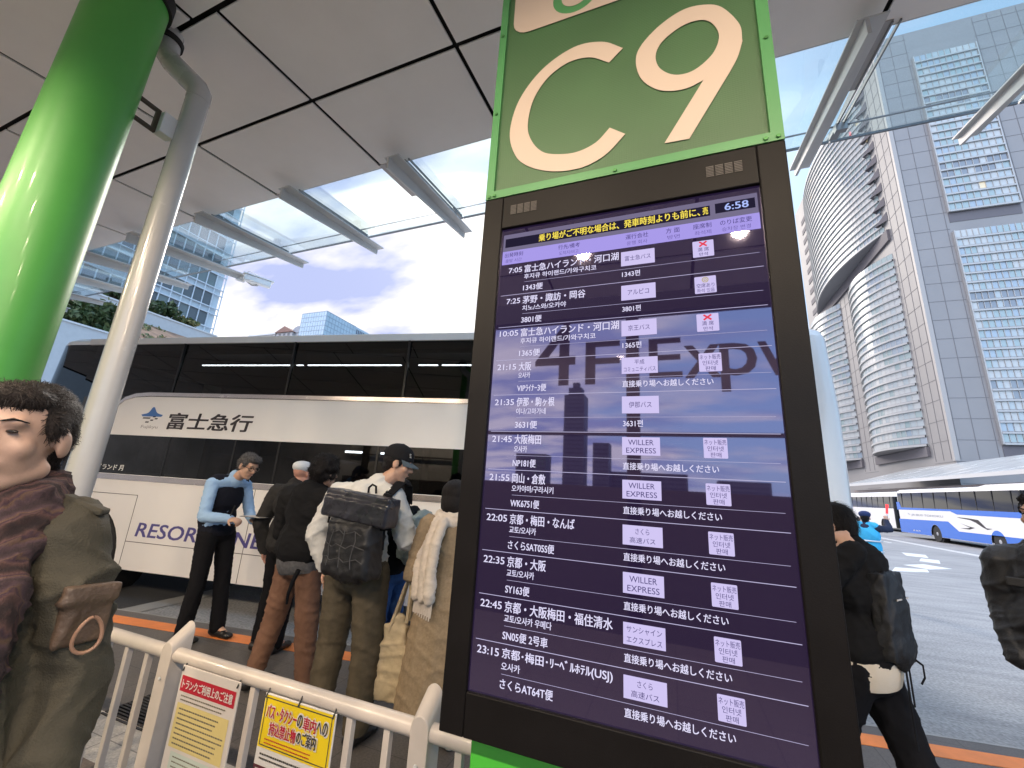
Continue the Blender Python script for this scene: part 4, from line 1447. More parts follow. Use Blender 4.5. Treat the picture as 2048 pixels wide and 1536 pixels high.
# glass office block on the left
t = empty('office_block', (-85.0, 50.8, 0), 0, 'blue grey gridded glass office block on the left beyond the roof garden', 'building')
r_ = random.Random(4)
q = M(); q.box(-26, -0.35, -60, 0, 0, 58); q.build('wall', mat('office_spandrel_blue', (0.55, 0.62, 0.66), 0.25, var=0.05, vs=0.2), t)
q = M()
pw = 1.75
for f_ in range(8):
    z = 25.1 + f_ * 4.13
    for j in range(30):
        y1 = -1.5 - j * pw
        m = 0 if r_.random() < 0.75 else 1
        q.add([(-0.15, y1 - pw + 0.06, z), (-0.15, y1 - 0.06, z), (-0.15, y1 - 0.06, z + 2.85), (-0.15, y1 - pw + 0.06, z + 2.85)], [(0, 1, 2, 3)], m)
        if r_.random() < 0.3:
            for s_ in range(5):
                zz = z + 1.2 + s_ * 0.3
                q.add([(-0.14, y1 - pw + 0.1, zz), (-0.14, y1 - 0.1, zz), (-0.14, y1 - 0.1, zz + 0.1), (-0.14, y1 - pw + 0.1, zz + 0.1)], [(0, 1, 2, 3)], 2)
q.build('window', [mat('office_pane_dark', (0.10, 0.115, 0.125), 0.08, ior=1.6), mat('office_pane_green', (0.16, 0.20, 0.20), 0.1, ior=1.6), mat('office_blind', (0.16, 0.17, 0.18), 0.5)], t, recalc=False)
q = M()
for f_ in range(9):
    z = 23.75 + f_ * 4.13
    for zz in (z, z + 1.25):
        q.box(-0.1, 0.18, -60, 0.35, zz - 0.09, zz + 0.09)
for j in range(32):
    y1 = -1.5 - (j - 1) * pw
    q.box(-0.1, 0.12, y1 - 0.06, y1 + 0.06, 20, 58)
q.build('mullion', mat('office_mullion_white', (0.62, 0.66, 0.70), 0.35), t)

# small glass block and roofs behind the coach
t = empty('glass_block', (-98.3, 90.0, 0), 0, 'small pale blue glass block rising behind the coach roof', 'building')
q = M(); q.box(-10.2, 0, 0, 13.0, 0, 51.9); q.box(-9.0, -0.02, 13.0, 23.0, 0, 51.9)
q.build('wall', mat('pale_blue_glazing', (0.42, 0.52, 0.58), 0.12, var=0.10, vs=0.3, ior=1.6), t, sharp=20)
q = M()
for i in range(14):
    z = 51.9 - i * 1.55
    q.box(-10.22, 0.06, -0.06, 0.0, z - 0.07, z + 0.05); q.box(0.0, 0.06, 0, 13.0, z - 0.07, z + 0.05)
for i in range(11):
    q.box(-10.2 + i * 1.02 - 0.04, -10.2 + i * 1.02 + 0.04, -0.05, 0.0, 25, 51.9)
    q.box(0.0, 0.05, i * 1.3 - 0.04, i * 1.3 + 0.04, 25, 51.9)
q.build('mullion', mat('block_mullion_grey', (0.28, 0.34, 0.40), 0.4), t)
q = M()
for i in range(12):
    for z in (49.5, 47.2, 44.8):
        q.box(0.0, 0.03, 13.4 + i * 0.8, 13.9 + i * 0.8, z, z + 1.6)
q.build('window', mat('block_window_dark', (0.10, 0.11, 0.14), 0.2), t)
t = empty('brown_roofed_house', (-116.0, 91.0, 0), 0, 'tiny grey house with a brown gabled roof above the coach roofline', 'house')
q = M(); q.box(-3.5, 3.5, 0, 6, 0, 46.6); q.build('wall', mat('house_wall_grey', (0.42, 0.40, 0.40), 0.7), t)
q = M(); q.prism([(-4, 46.5), (4, 46.5), (0, 48.6)], lambda a, b: (a, -0.5, b), lambda a, b: (a, 6.5, b)); q.build('roof', mat('house_roof_brown', (0.24, 0.13, 0.10), 0.7, var=0.2, vs=1), t)
q = M()
for x in (-2.4, -0.5, 1.4):
    q.box(x, x + 1.0, -0.05, 0, 44.9, 46.2)
q.build('window', m_joint, t)
t = empty('low_block', (-126.0, 91.0, 0), 0, 'long low grey rooftop block left of the brown roofed house', 'building')
q = M(); q.box(-6, 6, 0, 8, 0, 46.2); q.build('wall', MATS['house_wall_grey'], t)
q = M(); q.box(-6.3, 6.3, -0.3, 8.3, 46.2, 46.7); q.build('roof', m_steel, t)
q = M()
for i in range(7):
    q.box(-5.4 + i * 1.6, -4.4 + i * 1.6, -0.05, 0, 44.6, 45.8)
q.build('window', m_joint, t)
t = empty('round_roofed_block', (-110.6, 92.0, 0), 0, 'grey block with a rounded roof beside the small glass block', 'building')
q = M(); q.box(-3.2, 1.8, 0, 6, 0, 46.5); q.build('wall', MATS['house_wall_grey'], t)
q = M(); q.prism([(-3.2, 46.5)] + [(-0.7 + 2.5 * math.cos(R(a)), 46.5 + 2.3 * math.sin(R(a))) for a in range(180, -1, -15)], lambda a, b: (a, -0.2, b), lambda a, b: (a, 6.2, b))
q.build('roof', mat('round_roof_grey', (0.30, 0.31, 0.34), 0.5, var=0.15, vs=1), t)

# roof garden on the left
t = empty('roof_garden', (-25.0, 8.0, 0), 0, 'stepped roof garden of pale walls and brown planting banks', 'roof garden')
q = M(); q.box(-0.3, 0, -30, 14, 0, 7.66); q.box(-8.3, -8.0, -24, 12.2, 0, 11.8); q.box(-13.6, -13.3, -20, 11.0, 0, 14.2)
q.build('parapet', mat('pale_render', (0.55, 0.55, 0.55), 0.7, var=0.05), t)
q = M(); q.box(-0.4, 0.06, -30, 14, 7.66, 7.74); q.box(-8.36, -7.94, -24, 12.2, 11.8, 11.9); q.build('coping', mat('coping_white', (0.68, 0.68, 0.67), 0.5), t)
q = M()
q.hexa([(-8.0, -24, 6), (-0.3, -24, 6), (-0.3, 13.5, 6), (-8.0, 13.5, 6), (-8.0, -24, 11.0), (-0.3, -24, 7.3), (-0.3, 13.5, 7.3), (-8.0, 13.5, 11.0)])
q.hexa([(-13.3, -24, 10), (-8.3, -24, 10), (-8.3, 12, 10), (-13.3, 12, 10), (-13.3, -24, 13.6), (-8.3, -24, 11.6), (-8.3, 12, 11.6), (-13.3, 12, 13.6)])
q.build('planting_bank', mat('brown_soil', (0.27, 0.17, 0.11), 0.9, var=0.45, vs=1.6, bump=0.8, bs=8), t)


def leaf_mass(mb, c, rad, n, size, seed, m=(0, 1, 2)):
    r_ = random.Random(seed)
    for _ in range(n):
        while True:
            p_ = Vector((r_.uniform(-1, 1), r_.uniform(-1, 1), r_.uniform(-1, 1)))
            if 0.25 < p_.length < 1:
                break
        wob = 0.8 + 0.35 * math.sin(5 * p_.x + seed) * math.cos(4 * p_.y + 2 * p_.z)
        q_ = Vector((c[0] + p_.x * rad[0] * wob, c[1] + p_.y * rad[1] * wob, c[2] + p_.z * rad[2] * wob))
        u = Vector((r_.gauss(0, 1), r_.gauss(0, 1), r_.gauss(0, 1))).normalized()
        v = u.cross(Vector((r_.gauss(0, 1), r_.gauss(0, 1), r_.gauss(0, 1)))).normalized()
        s = size * r_.uniform(0.6, 1.4)
        mb.add([q_ - u * s, q_ + v * s * 0.5, q_ + u * s, q_ - v * s * 0.5], [(0, 1, 2, 3)], r_.choice(m))


LEAF = [mat('leaf_dark', (0.030, 0.055, 0.018), 0.6), mat('leaf_mid', (0.060, 0.095, 0.028), 0.6), mat('leaf_pale', (0.11, 0.13, 0.045), 0.6), mat('leaf_yellow', (0.20, 0.17, 0.05), 0.6)]
m_twig = mat('twig_brown', (0.09, 0.06, 0.04), 0.8)


def shrub(loc, rad, n, label, seed, m=(0, 1, 2)):
    t_ = empty('shrub', loc, 0, label, 'shrub', 'shrubs on the roof garden')
    q = M()
    for k in range(5):
        a = k * 1.3 + seed
        c = (rad[0] * 0.45 * math.cos(a), rad[1] * 0.5 * math.sin(a), rad[2] * (0.8 + 0.25 * math.sin(a * 2)))
        leaf_mass(q, c, (rad[0] * 0.6, rad[1] * 0.6, rad[2] * 0.75), n // 5, 0.16, seed + k, m)
    q.build('foliage', LEAF, t_, recalc=False)
    q = M()
    for k in range(4):
        a = k * 1.7 + seed
        q.tube([(0, 0, -0.3), (rad[0] * 0.4 * math.cos(a), rad[1] * 0.4 * math.sin(a), rad[2])], [0.05, 0.02], 6)
    q.build('stem', m_twig, t_)


shrub((-27.0, 10.55, 8.1), (1.0, 1.0, 1.0), 1500, 'tallest rounded shrub on the lower brown bank', 1)
shrub((-26.6, 9.4, 7.8), (0.9, 1.1, 0.72), 1500, 'dense green shrub just above the low white parapet', 2, (0, 1, 1, 2))
shrub((-26.5, 11.0, 7.75), (0.7, 0.7, 0.55), 700, 'small green shrub beside the drainpipe on the lower bank', 3)
shrub((-35.0, 17.3, 12.4), (1.2, 1.0, 0.75), 1100, 'dark spreading shrub on the upper terrace before the glass office', 4, (0, 0, 1))
shrub((-35.0, 18.9, 12.3), (1.0, 0.8, 0.45), 700, 'low yellowish shrub at the right end of the upper terrace', 5, (1, 2, 3))
shrub((-38.0, 15.5, 13.5), (1.2, 0.9, 0.5), 600, 'small dark shrub at the top left of the roof garden', 6, (0, 1))
q = M()
for k in range(60):
    r_ = random.Random(100 + k)
    leaf_mass(q, (r_.uniform(-32.5, -26.2), r_.uniform(7, 20), 0), (0.35, 0.35, 0.2), 24, 0.10, k, (1, 2, 3))
for i, v in enumerate(q.v):
    x = v[0]
    q.v[i] = (v[0], v[1], v[2] + 7.35 + (-25.3 - x) / 7.7 * 3.7)
tag(q.build('ground_cover_plants', LEAF, None, recalc=False), 'patchy yellow green ground cover on the brown roof garden bank', 'ground cover', kind='stuff')

# ------------------------------------------------------------------ terminal hall glazing behind the viewer (seen in the screen)
t = empty('terminal_window', (0, -3.3, 0), 0, 'glazed terminal wall with large 4F lettering mirrored in the screen', 'window wall')
m_mull = mat('terminal_mullion', (0.05, 0.045, 0.04), 0.5)
q = M()
for x in (-6.4, -3.4, -0.41, 2.6, 5.6):
    q.box(x - 0.08, x + 0.08, -0.06, 0.06, PLAT, 4.02)
q.box(-7, 6, -0.05, 0.05, 2.36, 2.40); q.box(-7, 6, -0.06, 0.06, PLAT, 1.72); q.box(-7, 6, -0.10, 0.10, 3.98, 4.5)
q.build('frame', m_mull, t)
q = M(); q.box(-16, -2.62, -0.2, -0.12, PLAT, 4.3)
q.build('wall', mat('terminal_wall_grey', (0.50, 0.48, 0.46), 0.6, var=0.3, vs=0.8), t)
q = M(); q.box(-2.6, 6, -0.006, 0.006, 1.72, 3.98); q.build('glass_pane', glass('terminal_glass', (0.92, 0.93, 0.96), 1.4), t)
w0 = lambda a, b: (a, 0.02, b)
for (ch, x, z, h, w) in (('4', -1.73, 3.04, 0.90, 0.55), ('F', -1.02, 3.04, 0.60, 0.44), ('E', -0.20, 3.10, 0.52, 0.38), ('x', 0.22, 3.08, 0.42, 0.40), ('p', 0.62, 2.90, 0.60, 0.38), ('w', 1.03, 3.08, 0.42, 0.56)):
    q = M(); write(q, ch, x, z, h, w0, w, bold=0.015); q.build('letter', m_mull, t, recalc=False)
for (x, y, w, d, h, nm, lab) in ((-86, -400, 20, 20, 96, 'tapered_skyscraper', 'tall skyscraper silhouette with a stepped top mirrored in the screen'), (-60, -400, 15, 18, 49, 'twin_block_tower', 'dark mid height tower mirrored beside the skyscraper in the screen'),
                            (-125, -390, 30, 20, 36, 'low_office', 'wide low office silhouette mirrored at the left of the screen'), (-20, -420, 70, 20, 24, 'long_low_building', 'long low building silhouette mirrored along the screen skyline'), (60, -420, 40, 20, 20, 'flat_roofed_hall', 'flat roofed hall silhouette mirrored at the right of the screen')):
    t = empty(nm, (x, y, 0), 0, lab, 'building')
    m_s = mat('skyline_grey', (0.13, 0.13, 0.15), 0.6, var=0.2, vs=0.1)
    q = M(); q.box(-w / 2, w / 2, -d / 2, d / 2, 0, h)
    if h > 90:
        q.box(-w * 0.33, w * 0.33, -d * 0.33, d * 0.33, h, h + 8); q.box(-w * 0.16, w * 0.16, -d * 0.16, d * 0.16, h + 8, h + 14)
    q.build('wall', m_s, t)
    q = M()
    for i in range(int(h / 4)):
        q.box(-w / 2 + 1, w / 2 - 1, d / 2, d / 2 + 0.1, 2 + i * 4, 3.6 + i * 4)
    q.build('window_band', mat('skyline_window', (0.05, 0.055, 0.07), 0.1), t)
# ------------------------------------------------------------------ people: blended figures grown from tapered limbs
V3 = Vector


def _capsule(p0, r0, p1, r1, n=14):
    p0, p1 = V3(p0), V3(p1)
    ax = p1 - p0
    L_ = ax.length
    if L_ < 1e-5:
        ax, L_ = V3((0, 0, 1)), 1e-5
    t = ax.normalized()
    u = t.cross(V3((0, 0, 1)) if abs(t.z) < 0.9 else V3((1, 0, 0))).normalized()
    w = t.cross(u)
    prof = []
    for i in range(1, 5):
        a = R(90 * i / 4)
        prof.append((r0 * math.sin(a), -r0 * math.cos(a)))
    for i in range(4):
        a = R(90 * i / 4)
        prof.append((r1 * math.cos(a), L_ + r1 * math.sin(a)))
    vs = [p0 - t * r0]
    for (rr, h) in prof:
        for k in range(n):
            a = 2 * PI * k / n
            vs.append(p0 + t * h + (u * math.cos(a) + w * math.sin(a)) * rr)
    vs.append(p1 + t * r1)
    fs = [(0, 1 + (k + 1) % n, 1 + k) for k in range(n)]
    for i in range(len(prof) - 1):
        for k in range(n):
            k2 = (k + 1) % n
            a = 1 + i * n
            fs.append((a + k, a + k2, a + n + k2, a + n + k))
    last = len(vs) - 1
    a = 1 + (len(prof) - 1) * n
    fs += [(a + k, a + (k + 1) % n, last) for k in range(n)]
    return vs, fs


def _ellipsoid(c, r, rot=None, n=18, m=12):
    c = V3(c)
    vs = [V3((0, 0, -1))]
    for i in range(1, m):
        a = PI * i / m - PI / 2
        for k in range(n):
            b = 2 * PI * k / n
            vs.append(V3((math.cos(a) * math.cos(b), math.cos(a) * math.sin(b), math.sin(a))))
    vs.append(V3((0, 0, 1)))
    fs = [(0, 1 + (k + 1) % n, 1 + k) for k in range(n)]
    for i in range(m - 2):
        for k in range(n):
            k2 = (k + 1) % n
            a = 1 + i * n
            fs.append((a + k, a + k2, a + n + k2, a + n + k))
    last = len(vs) - 1
    a = 1 + (m - 2) * n
    fs += [(a + k, a + (k + 1) % n, last) for k in range(n)]
    out = []
    for v in vs:
        q_ = V3((v.x * r[0], v.y * r[1], v.z * r[2]))
        if rot is not None:
            q_ = rot @ q_
        out.append(c + q_)
    return out, fs


def C(p0, r0, p1, r1):
    return _capsule(p0, r0, p1, r1)


def E(c, r, rot=None):
    return _ellipsoid(c, r, rot)


def BX(c, h, rot=None):
    vs = [V3((x * h[0], y * h[1], z * h[2])) for x in (-1, 1) for y in (-1, 1) for z in (-1, 1)]
    vs = [V3(c) + (rot @ v if rot is not None else v) for v in vs]
    return vs, [(0, 1, 3, 2), (4, 6, 7, 5), (0, 4, 5, 1), (2, 3, 7, 6), (0, 2, 6, 4), (1, 5, 7, 3)]


def chain(pts, rs):
    return [C(pts[i], rs[i], pts[i + 1], rs[i + 1]) for i in range(len(pts) - 1)]


def blob(name, prims, mt, parent, vox=0.012, smooth=5, fold=None, cuts=(), sharp=70, rough_hair=0.0):
    """one continuous surface blended from overlapping closed shapes"""
    q = M()
    for vs, fs in prims:
        q.add(vs, fs)
    me = bpy.data.meshes.new(name)
    me.from_pydata(q.v, [], q.f)
    o = bpy.data.objects.new('blend_source', me)
    _ts.collection.objects.link(o)
    md = o.modifiers.new('r', 'REMESH'); md.mode = 'VOXEL'; md.voxel_size = vox
    if smooth:
        sm = o.modifiers.new('s', 'SMOOTH'); sm.factor = 0.5; sm.iterations = smooth
    _ts.view_layers[0].update()
    dg = _ts.view_layers[0].depsgraph
    out = bpy.data.meshes.new_from_object(o.evaluated_get(dg))
    bpy.data.objects.remove(o)
    bpy.data.meshes.remove(me)
    out.name = name
    if fold:
        amp, sc, seed = fold
        n = len(out.vertices)
        co = np.empty(n * 3, 'f'); out.vertices.foreach_get('co', co); co = co.reshape(-1, 3)
        no = np.empty(n * 3, 'f'); out.vertices.foreach_get('normal', no); no = no.reshape(-1, 3)
        rg = np.random.RandomState(seed)
        h = np.zeros(n)
        for o_ in range(4):
            f_ = sc * 1.6 ** o_
            k = rg.normal(size=3); k = k / np.linalg.norm(k); k *= np.array([0.65, 0.65, 1.25])
            k2 = rg.normal(size=3)
            ph = rg.uniform(0, 6.28)
            wv = np.sin(co @ (k * f_) + ph + 1.9 * np.sin(co @ (k2 * f_ * 0.45) + ph * 2))
            h += (1 - np.abs(wv)) ** 3.0 * 1.45 ** -o_
        h = (h - h.mean()) * amp * 1.35
        co = co + no * h[:, None]
        out.vertices.foreach_set('co', co.astype('f').ravel())
    if rough_hair:
        n = len(out.vertices)
        co = np.empty(n * 3, 'f'); out.vertices.foreach_get('co', co); co = co.reshape(-1, 3)
        no = np.empty(n * 3, 'f'); out.vertices.foreach_get('normal', no); no = no.reshape(-1, 3)
        rg = np.random.RandomState(3)
        h = np.zeros(n)
        for o_ in range(4):
            k = rg.normal(size=3) * (90 * 1.5 ** o_)
            h += np.sin(co @ k + 2.5 * np.sin(co @ (rg.normal(size=3) * 40)))
        co = co + no * (h * rough_hair)[:, None]
        out.vertices.foreach_set('co', co.astype('f').ravel())
    for (pc, pn) in cuts:
        bm = bmesh.new(); bm.from_mesh(out)
        bmesh.ops.bisect_plane(bm, geom=bm.verts[:] + bm.edges[:] + bm.faces[:], plane_co=pc, plane_no=pn, clear_outer=True)
        bm.to_mesh(out); bm.free()
    out.materials.clear()
    out.materials.append(mt)
    finish(out, sharp)
    return link(name, out, parent)


def rotm(yaw=0, pitch=0, roll=0):
    """head turn: yaw left positive, pitch down positive, in degrees"""
    return Matrix.Rotation(R(yaw), 3, 'Z') @ Matrix.Rotation(R(-pitch), 3, 'X') @ Matrix.Rotation(R(roll), 3, 'Y')


def head_prims(c, rot, k=1.0):
    T = lambda p: V3(c) + rot @ (V3(p) * k)
    e_ = lambda p, r: E(T(p), tuple(x * k for x in r), rot)
    c_ = lambda p, r, p2, r2: C(T(p), r * k, T(p2), r2 * k)
    return [e_((0, -0.012, 0.030), (0.075, 0.095, 0.090)), e_((0, 0.022, -0.030), (0.060, 0.068, 0.088)), e_((0, 0.055, -0.098), (0.030, 0.030, 0.024)),
            c_((0, 0.083, 0.012), 0.009, (0, 0.104, -0.026), 0.013), c_((-0.013, 0.088, -0.030), 0.009, (0.013, 0.088, -0.030), 0.009),
            e_((-0.078, -0.008, -0.012), (0.010, 0.021, 0.033)), e_((0.078, -0.008, -0.012), (0.010, 0.021, 0.033)),
            c_((-0.036, 0.074, 0.030), 0.013, (0.036, 0.074, 0.030), 0.013), c_((-0.020, 0.080, -0.062), 0.010, (0.020, 0.080, -0.062), 0.010),
            e_((-0.040, 0.055, -0.025), (0.022, 0.024, 0.026)), e_((0.040, 0.055, -0.025), (0.022, 0.024, 0.026)),
            c_((-0.045, 0.0, -0.07), 0.025, (-0.02, 0.05, -0.098), 0.020), c_((0.045, 0.0, -0.07), 0.025, (0.02, 0.05, -0.098), 0.020)]


def hand_prims(w, d, pn, side_, curl=35, k=1.0):
    """palm, four unequal bent fingers and a thumb; w wrist, d pointing direction, pn palm normal"""
    d = V3(d).normalized()
    pn = V3(pn); pn = (pn - d * pn.dot(d)).normalized()
    a = d.cross(pn) * side_
    w = V3(w)
    rot = Matrix((a, d, pn)).transposed()
    P = [E(w + d * 0.048 * k, (0.040 * k, 0.052 * k, 0.017 * k), rot), C(w - d * 0.02, 0.026 * k, w + d * 0.02 * k, 0.026 * k)]
    for off, ln, extra in ((-0.030, 0.058, 8), (-0.010, 0.070, 3), (0.011, 0.074, 0), (0.031, 0.066, -2)):
        b0 = w + d * (0.086 * k) + a * off * k
        pts, rs, ang = [b0], [0.0098 * k], R(curl * 0.5 + extra)
        for i, f_ in enumerate((0.45, 0.32, 0.26)):
            dirv = d * math.cos(ang) + pn * math.sin(ang)
            pts.append(pts[-1] + dirv * ln * f_ * k)
            rs.append((0.0092 - 0.0008 * i) * k)
            ang += R(curl + extra)
        P += chain(pts, rs)
    t0 = w + d * 0.030 * k + a * 0.032 * k
    t1 = t0 + (d * 0.65 + a * 0.62 + pn * 0.35).normalized() * 0.036 * k
    t2 = t1 + (d * 0.85 + a * 0.20 + pn * 0.50).normalized() * 0.030 * k
    P += chain([t0, t1, t2], [0.014 * k, 0.0115 * k, 0.0095 * k])
    return P




def strands(o, n, length, width, flow, seed=1, lift=0.25, wild=0.25):
    """thin hair blades laid over the hair surface, running along flow"""
    rg = np.random.RandomState(seed)
    me = o.data
    co = np.empty(len(me.vertices) * 3, 'f'); me.vertices.foreach_get('co', co); co = co.reshape(-1, 3)
    no = np.empty(len(me.vertices) * 3, 'f'); me.vertices.foreach_get('normal', no); no = no.reshape(-1, 3)
    idx = rg.randint(0, len(co), n)
    p, nn = co[idx], no[idx]
    f_ = np.array(flow)[None, :] + rg.normal(size=(n, 3)) * wild
    t_ = f_ - nn * (f_ * nn).sum(1)[:, None]
    t_ /= np.linalg.norm(t_, axis=1)[:, None] + 1e-6
    b_ = np.cross(nn, t_)
    L_ = length * rg.uniform(0.6, 1.3, n)[:, None]
    a0 = p - nn * 0.001
    a1 = p + t_ * L_ * 0.5 + nn * L_ * lift * 0.5
    a2 = p + t_ * L_ + nn * L_ * lift * 0.35
    w_ = b_ * width
    vs = np.stack([a0 - w_, a0 + w_, a1 - w_ * 0.8, a1 + w_ * 0.8, a2], 1).reshape(-1, 3)
    base = len(co)
    fs = []
    for i in range(n):
        k = base + i * 5
        fs += [(k, k + 1, k + 3, k + 2), (k + 2, k + 3, k + 4)]
    new = bpy.data.meshes.new(me.name)
    new.from_pydata(np.vstack([co, vs]).tolist(), [], [tuple(q_.vertices) for q_ in me.polygons] + fs)
    new.materials.append(me.materials[0])
    finish(new, 80)
    o.data = new
    bpy.data.meshes.remove(me)
    return o


SKIN = mat('skin', (0.50, 0.30, 0.21), 0.5, var=0.10, vs=14, bump=0.05, bs=220)
SKIN2 = mat('skin_flushed', (0.52, 0.27, 0.20), 0.5, var=0.14, vs=10, bump=0.05, bs=220)
HAIRB = mat('hair_black', (0.010, 0.008, 0.008), 0.5, ior=1.3, var=0.5, vs=60, bump=0.6, bs=160, stretch=(3, 3, 0.6))
HAIRG = mat('hair_grey', (0.09, 0.085, 0.085), 0.55, ior=1.3, var=0.75, vs=55, bump=0.7, bs=150, stretch=(3, 1, 1))
for _m in (SKIN, SKIN2):
    _m.node_tree.nodes['Principled BSDF'].inputs['Subsurface Weight'].default_value = 0.12
    _m.node_tree.nodes['Principled BSDF'].inputs['Subsurface Radius'].default_value = (0.02, 0.008, 0.005)
m_eye = mat('eye_dark', (0.02, 0.015, 0.012), 0.15)
m_shoe = mat('shoe_black', (0.012, 0.011, 0.011), 0.35, var=0.2)


def joints(H_, **over):
    k = H_ / 1.75
    J = dict(hipL=(-0.09, 0, 0.93), hipR=(0.09, 0, 0.93), kneeL=(-0.10, 0.015, 0.50), kneeR=(0.10, 0.015, 0.50), ankL=(-0.10, -0.02, 0.085), ankR=(0.10, -0.02, 0.085),
             shL=(-0.185, -0.01, 1.43), shR=(0.185, -0.01, 1.43), elL=(-0.25, -0.03, 1.14), elR=(0.25, -0.03, 1.14), wrL=(-0.27, 0.05, 0.89), wrR=(0.27, 0.05, 0.89),
             belly=(0, 0, 1.08), chest=(0, -0.01, 1.29), neck=(0, -0.02, 1.47), head=(0, 0.02, 1.63), pelvis=(0, 0, 0.95))
    J = {a: V3(b) * k for a, b in J.items()}
    for a, b in over.items():
        J[a] = V3(b)
    J['k'] = k
    return J


def toe(J, s_, fwd=(0, 1, 0)):
    return J['ank' + s_] + V3(fwd) * 0.15 * J['k'] + V3((0, 0, -0.055 * J['k']))


def body_mesh(t, J, rot, hands, skin=SKIN, vox=0.0085, smooth=3):
    k = J['k']
    P = head_prims(J['head'], rot, k)
    P += [C(J['neck'], 0.056 * k, J['head'] + V3((0, -0.015, -0.06)) * k, 0.050 * k),
          E(J['chest'], (0.155 * k, 0.095 * k, 0.17 * k)), E(J['belly'], (0.135 * k, 0.09 * k, 0.17 * k)), E(J['pelvis'], (0.145 * k, 0.095 * k, 0.11 * k)),
          C(J['shL'], 0.050 * k, J['shR'], 0.050 * k)]
    for s_ in 'LR':
        P += chain([J['sh' + s_], J['el' + s_], J['wr' + s_]], [0.046 * k, 0.037 * k, 0.026 * k])
        P += chain([J['hip' + s_], J['knee' + s_], J['ank' + s_]], [0.075 * k, 0.050 * k, 0.035 * k])
        P += [C(J['ank' + s_], 0.034 * k, toe(J, s_), 0.026 * k)]
    for (s_, d, pn, curl) in hands:
        P += hand_prims(J['wr' + s_], d, pn, 1 if s_ == 'L' else -1, curl, k)
    return blob('body', P, skin, t, vox, smooth, sharp=80)


def face_parts(t, J, rot, glasses=False, brow=HAIRB):
    k = J['k']
    T = lambda p: J['head'] + rot @ (V3(p) * k)
    for sx in (-1, 1):
        q = M(); vs, fs = _ellipsoid(T((sx * 0.031, 0.079, 0.010)), (0.0105 * k, 0.006 * k, 0.0042 * k), rot, 12, 8); q.add(vs, fs)
        q.build('eye', m_eye, t)
        q = M(); q.tube([T((sx * 0.014, 0.090, 0.030)), T((sx * 0.032, 0.088, 0.036)), T((sx * 0.052, 0.074, 0.030))], [0.0018 * k, 0.0028 * k, 0.0012 * k], 6)
        q.build('eyebrow', brow, t)
    q = M(); q.tube([T((-0.022, 0.087, -0.064)), T((0, 0.0925, -0.062)), T((0.022, 0.087, -0.064))], [0.002 * k, 0.0045 * k, 0.002 * k], 6)
    q.build('lips', mat('lips', (0.36, 0.16, 0.13), 0.5), t)
    if glasses:
        q = M()
        for sx in (-1, 1):
            q.tube([T((sx * (0.034 + 0.026 * math.cos(a)), 0.100 - 0.010 * abs(math.cos(a)), 0.006 + 0.019 * math.sin(a))) for a in [R(x) for x in range(0, 361, 24)]], 0.0026, 6, caps=False)
            q.tube([T((sx * 0.060, 0.090, 0.010)), T((sx * 0.078, 0.03, 0.010)), T((sx * 0.081, -0.02, 0.004))], 0.0026, 6)
        q.tube([T((-0.009, 0.103, 0.008)), T((0.009, 0.103, 0.008))], 0.0026, 6)
        q.build('glasses', m_black, t)


def hair_short(t, J, rot, mt, grow=1.0, rough=0.0025, extra=()):
    k = J['k']
    T = lambda p: J['head'] + rot @ (V3(p) * k)
    e_ = lambda p, r: E(T(p), tuple(x * k * grow for x in r), rot)
    P = [e_((0, -0.020, 0.050), (0.080, 0.092, 0.082)), e_((0, -0.050, 0.010), (0.074, 0.066, 0.080)), e_((0, 0.045, 0.085), (0.060, 0.045, 0.034)),
         e_((-0.066, 0.015, 0.030), (0.014, 0.030, 0.036)), e_((0.066, 0.015, 0.030), (0.014, 0.030, 0.036)), e_((0, -0.060, -0.040), (0.058, 0.042, 0.045))]
    P += [e_(*x) for x in extra]
    return blob('hair', P, mt, t, 0.007, 2, rough_hair=rough)


def top_prims(J, pad=0.02, loose=0.0, hem=None, sleeves='LR', cuff=0.042, collar=True):
    k = J['k']
    p = pad
    b = hem if hem is not None else J['pelvis'].z
    hv = V3((J['pelvis'].x, J['pelvis'].y, b))
    P = [E(J['chest'], (0.170 * k + p, 0.108 * k + p, 0.18 * k)), E(J['belly'], (0.150 * k + p + loose, 0.105 * k + p + loose, 0.19 * k)),
         E(hv, (0.162 * k + p + loose, 0.115 * k + p + loose, 0.16 * k)), C(J['shL'], 0.052 * k + p, J['shR'], 0.052 * k + p),
         C(J['chest'] + V3((0, 0, 0.1)), 0.115 * k + p, J['belly'], 0.115 * k + p)]
    for s_ in 'LR':
        P.append(C(J['neck'] - V3((0, 0, 0.035)) * k, 0.050 * k + p * 0.8, J['sh' + s_] + V3((0, 0, 0.004)), 0.052 * k + p * 0.9))
    if collar:
        P.append(C(J['neck'] - V3((0, 0, 0.03)), 0.070 * k + p * 0.6, J['neck'] + V3((0, 0.005, 0.025)), 0.058 * k + p * 0.6))
    for s_ in sleeves:
        P += chain([J['sh' + s_], J['el' + s_], J['wr' + s_]], [0.055 * k + p, 0.046 * k + p, cuff * k + p * 0.6])
    return P


def trouser_prims(J, pad=0.015, knee=0.062, ank=0.055, thigh=0.088):
    k = J['k']
    P = [E(J['pelvis'], (0.155 * k + pad, 0.112 * k + pad, 0.13 * k)), E(J['pelvis'] + V3((0, -0.035, -0.06)) * k, (0.14 * k + pad, 0.09 * k + pad, 0.10 * k))]
    for s_ in 'LR':
        P += chain([J['hip' + s_], J['knee' + s_], J['ank' + s_]], [thigh * k + pad, knee * k + pad, ank * k + pad])
    return P


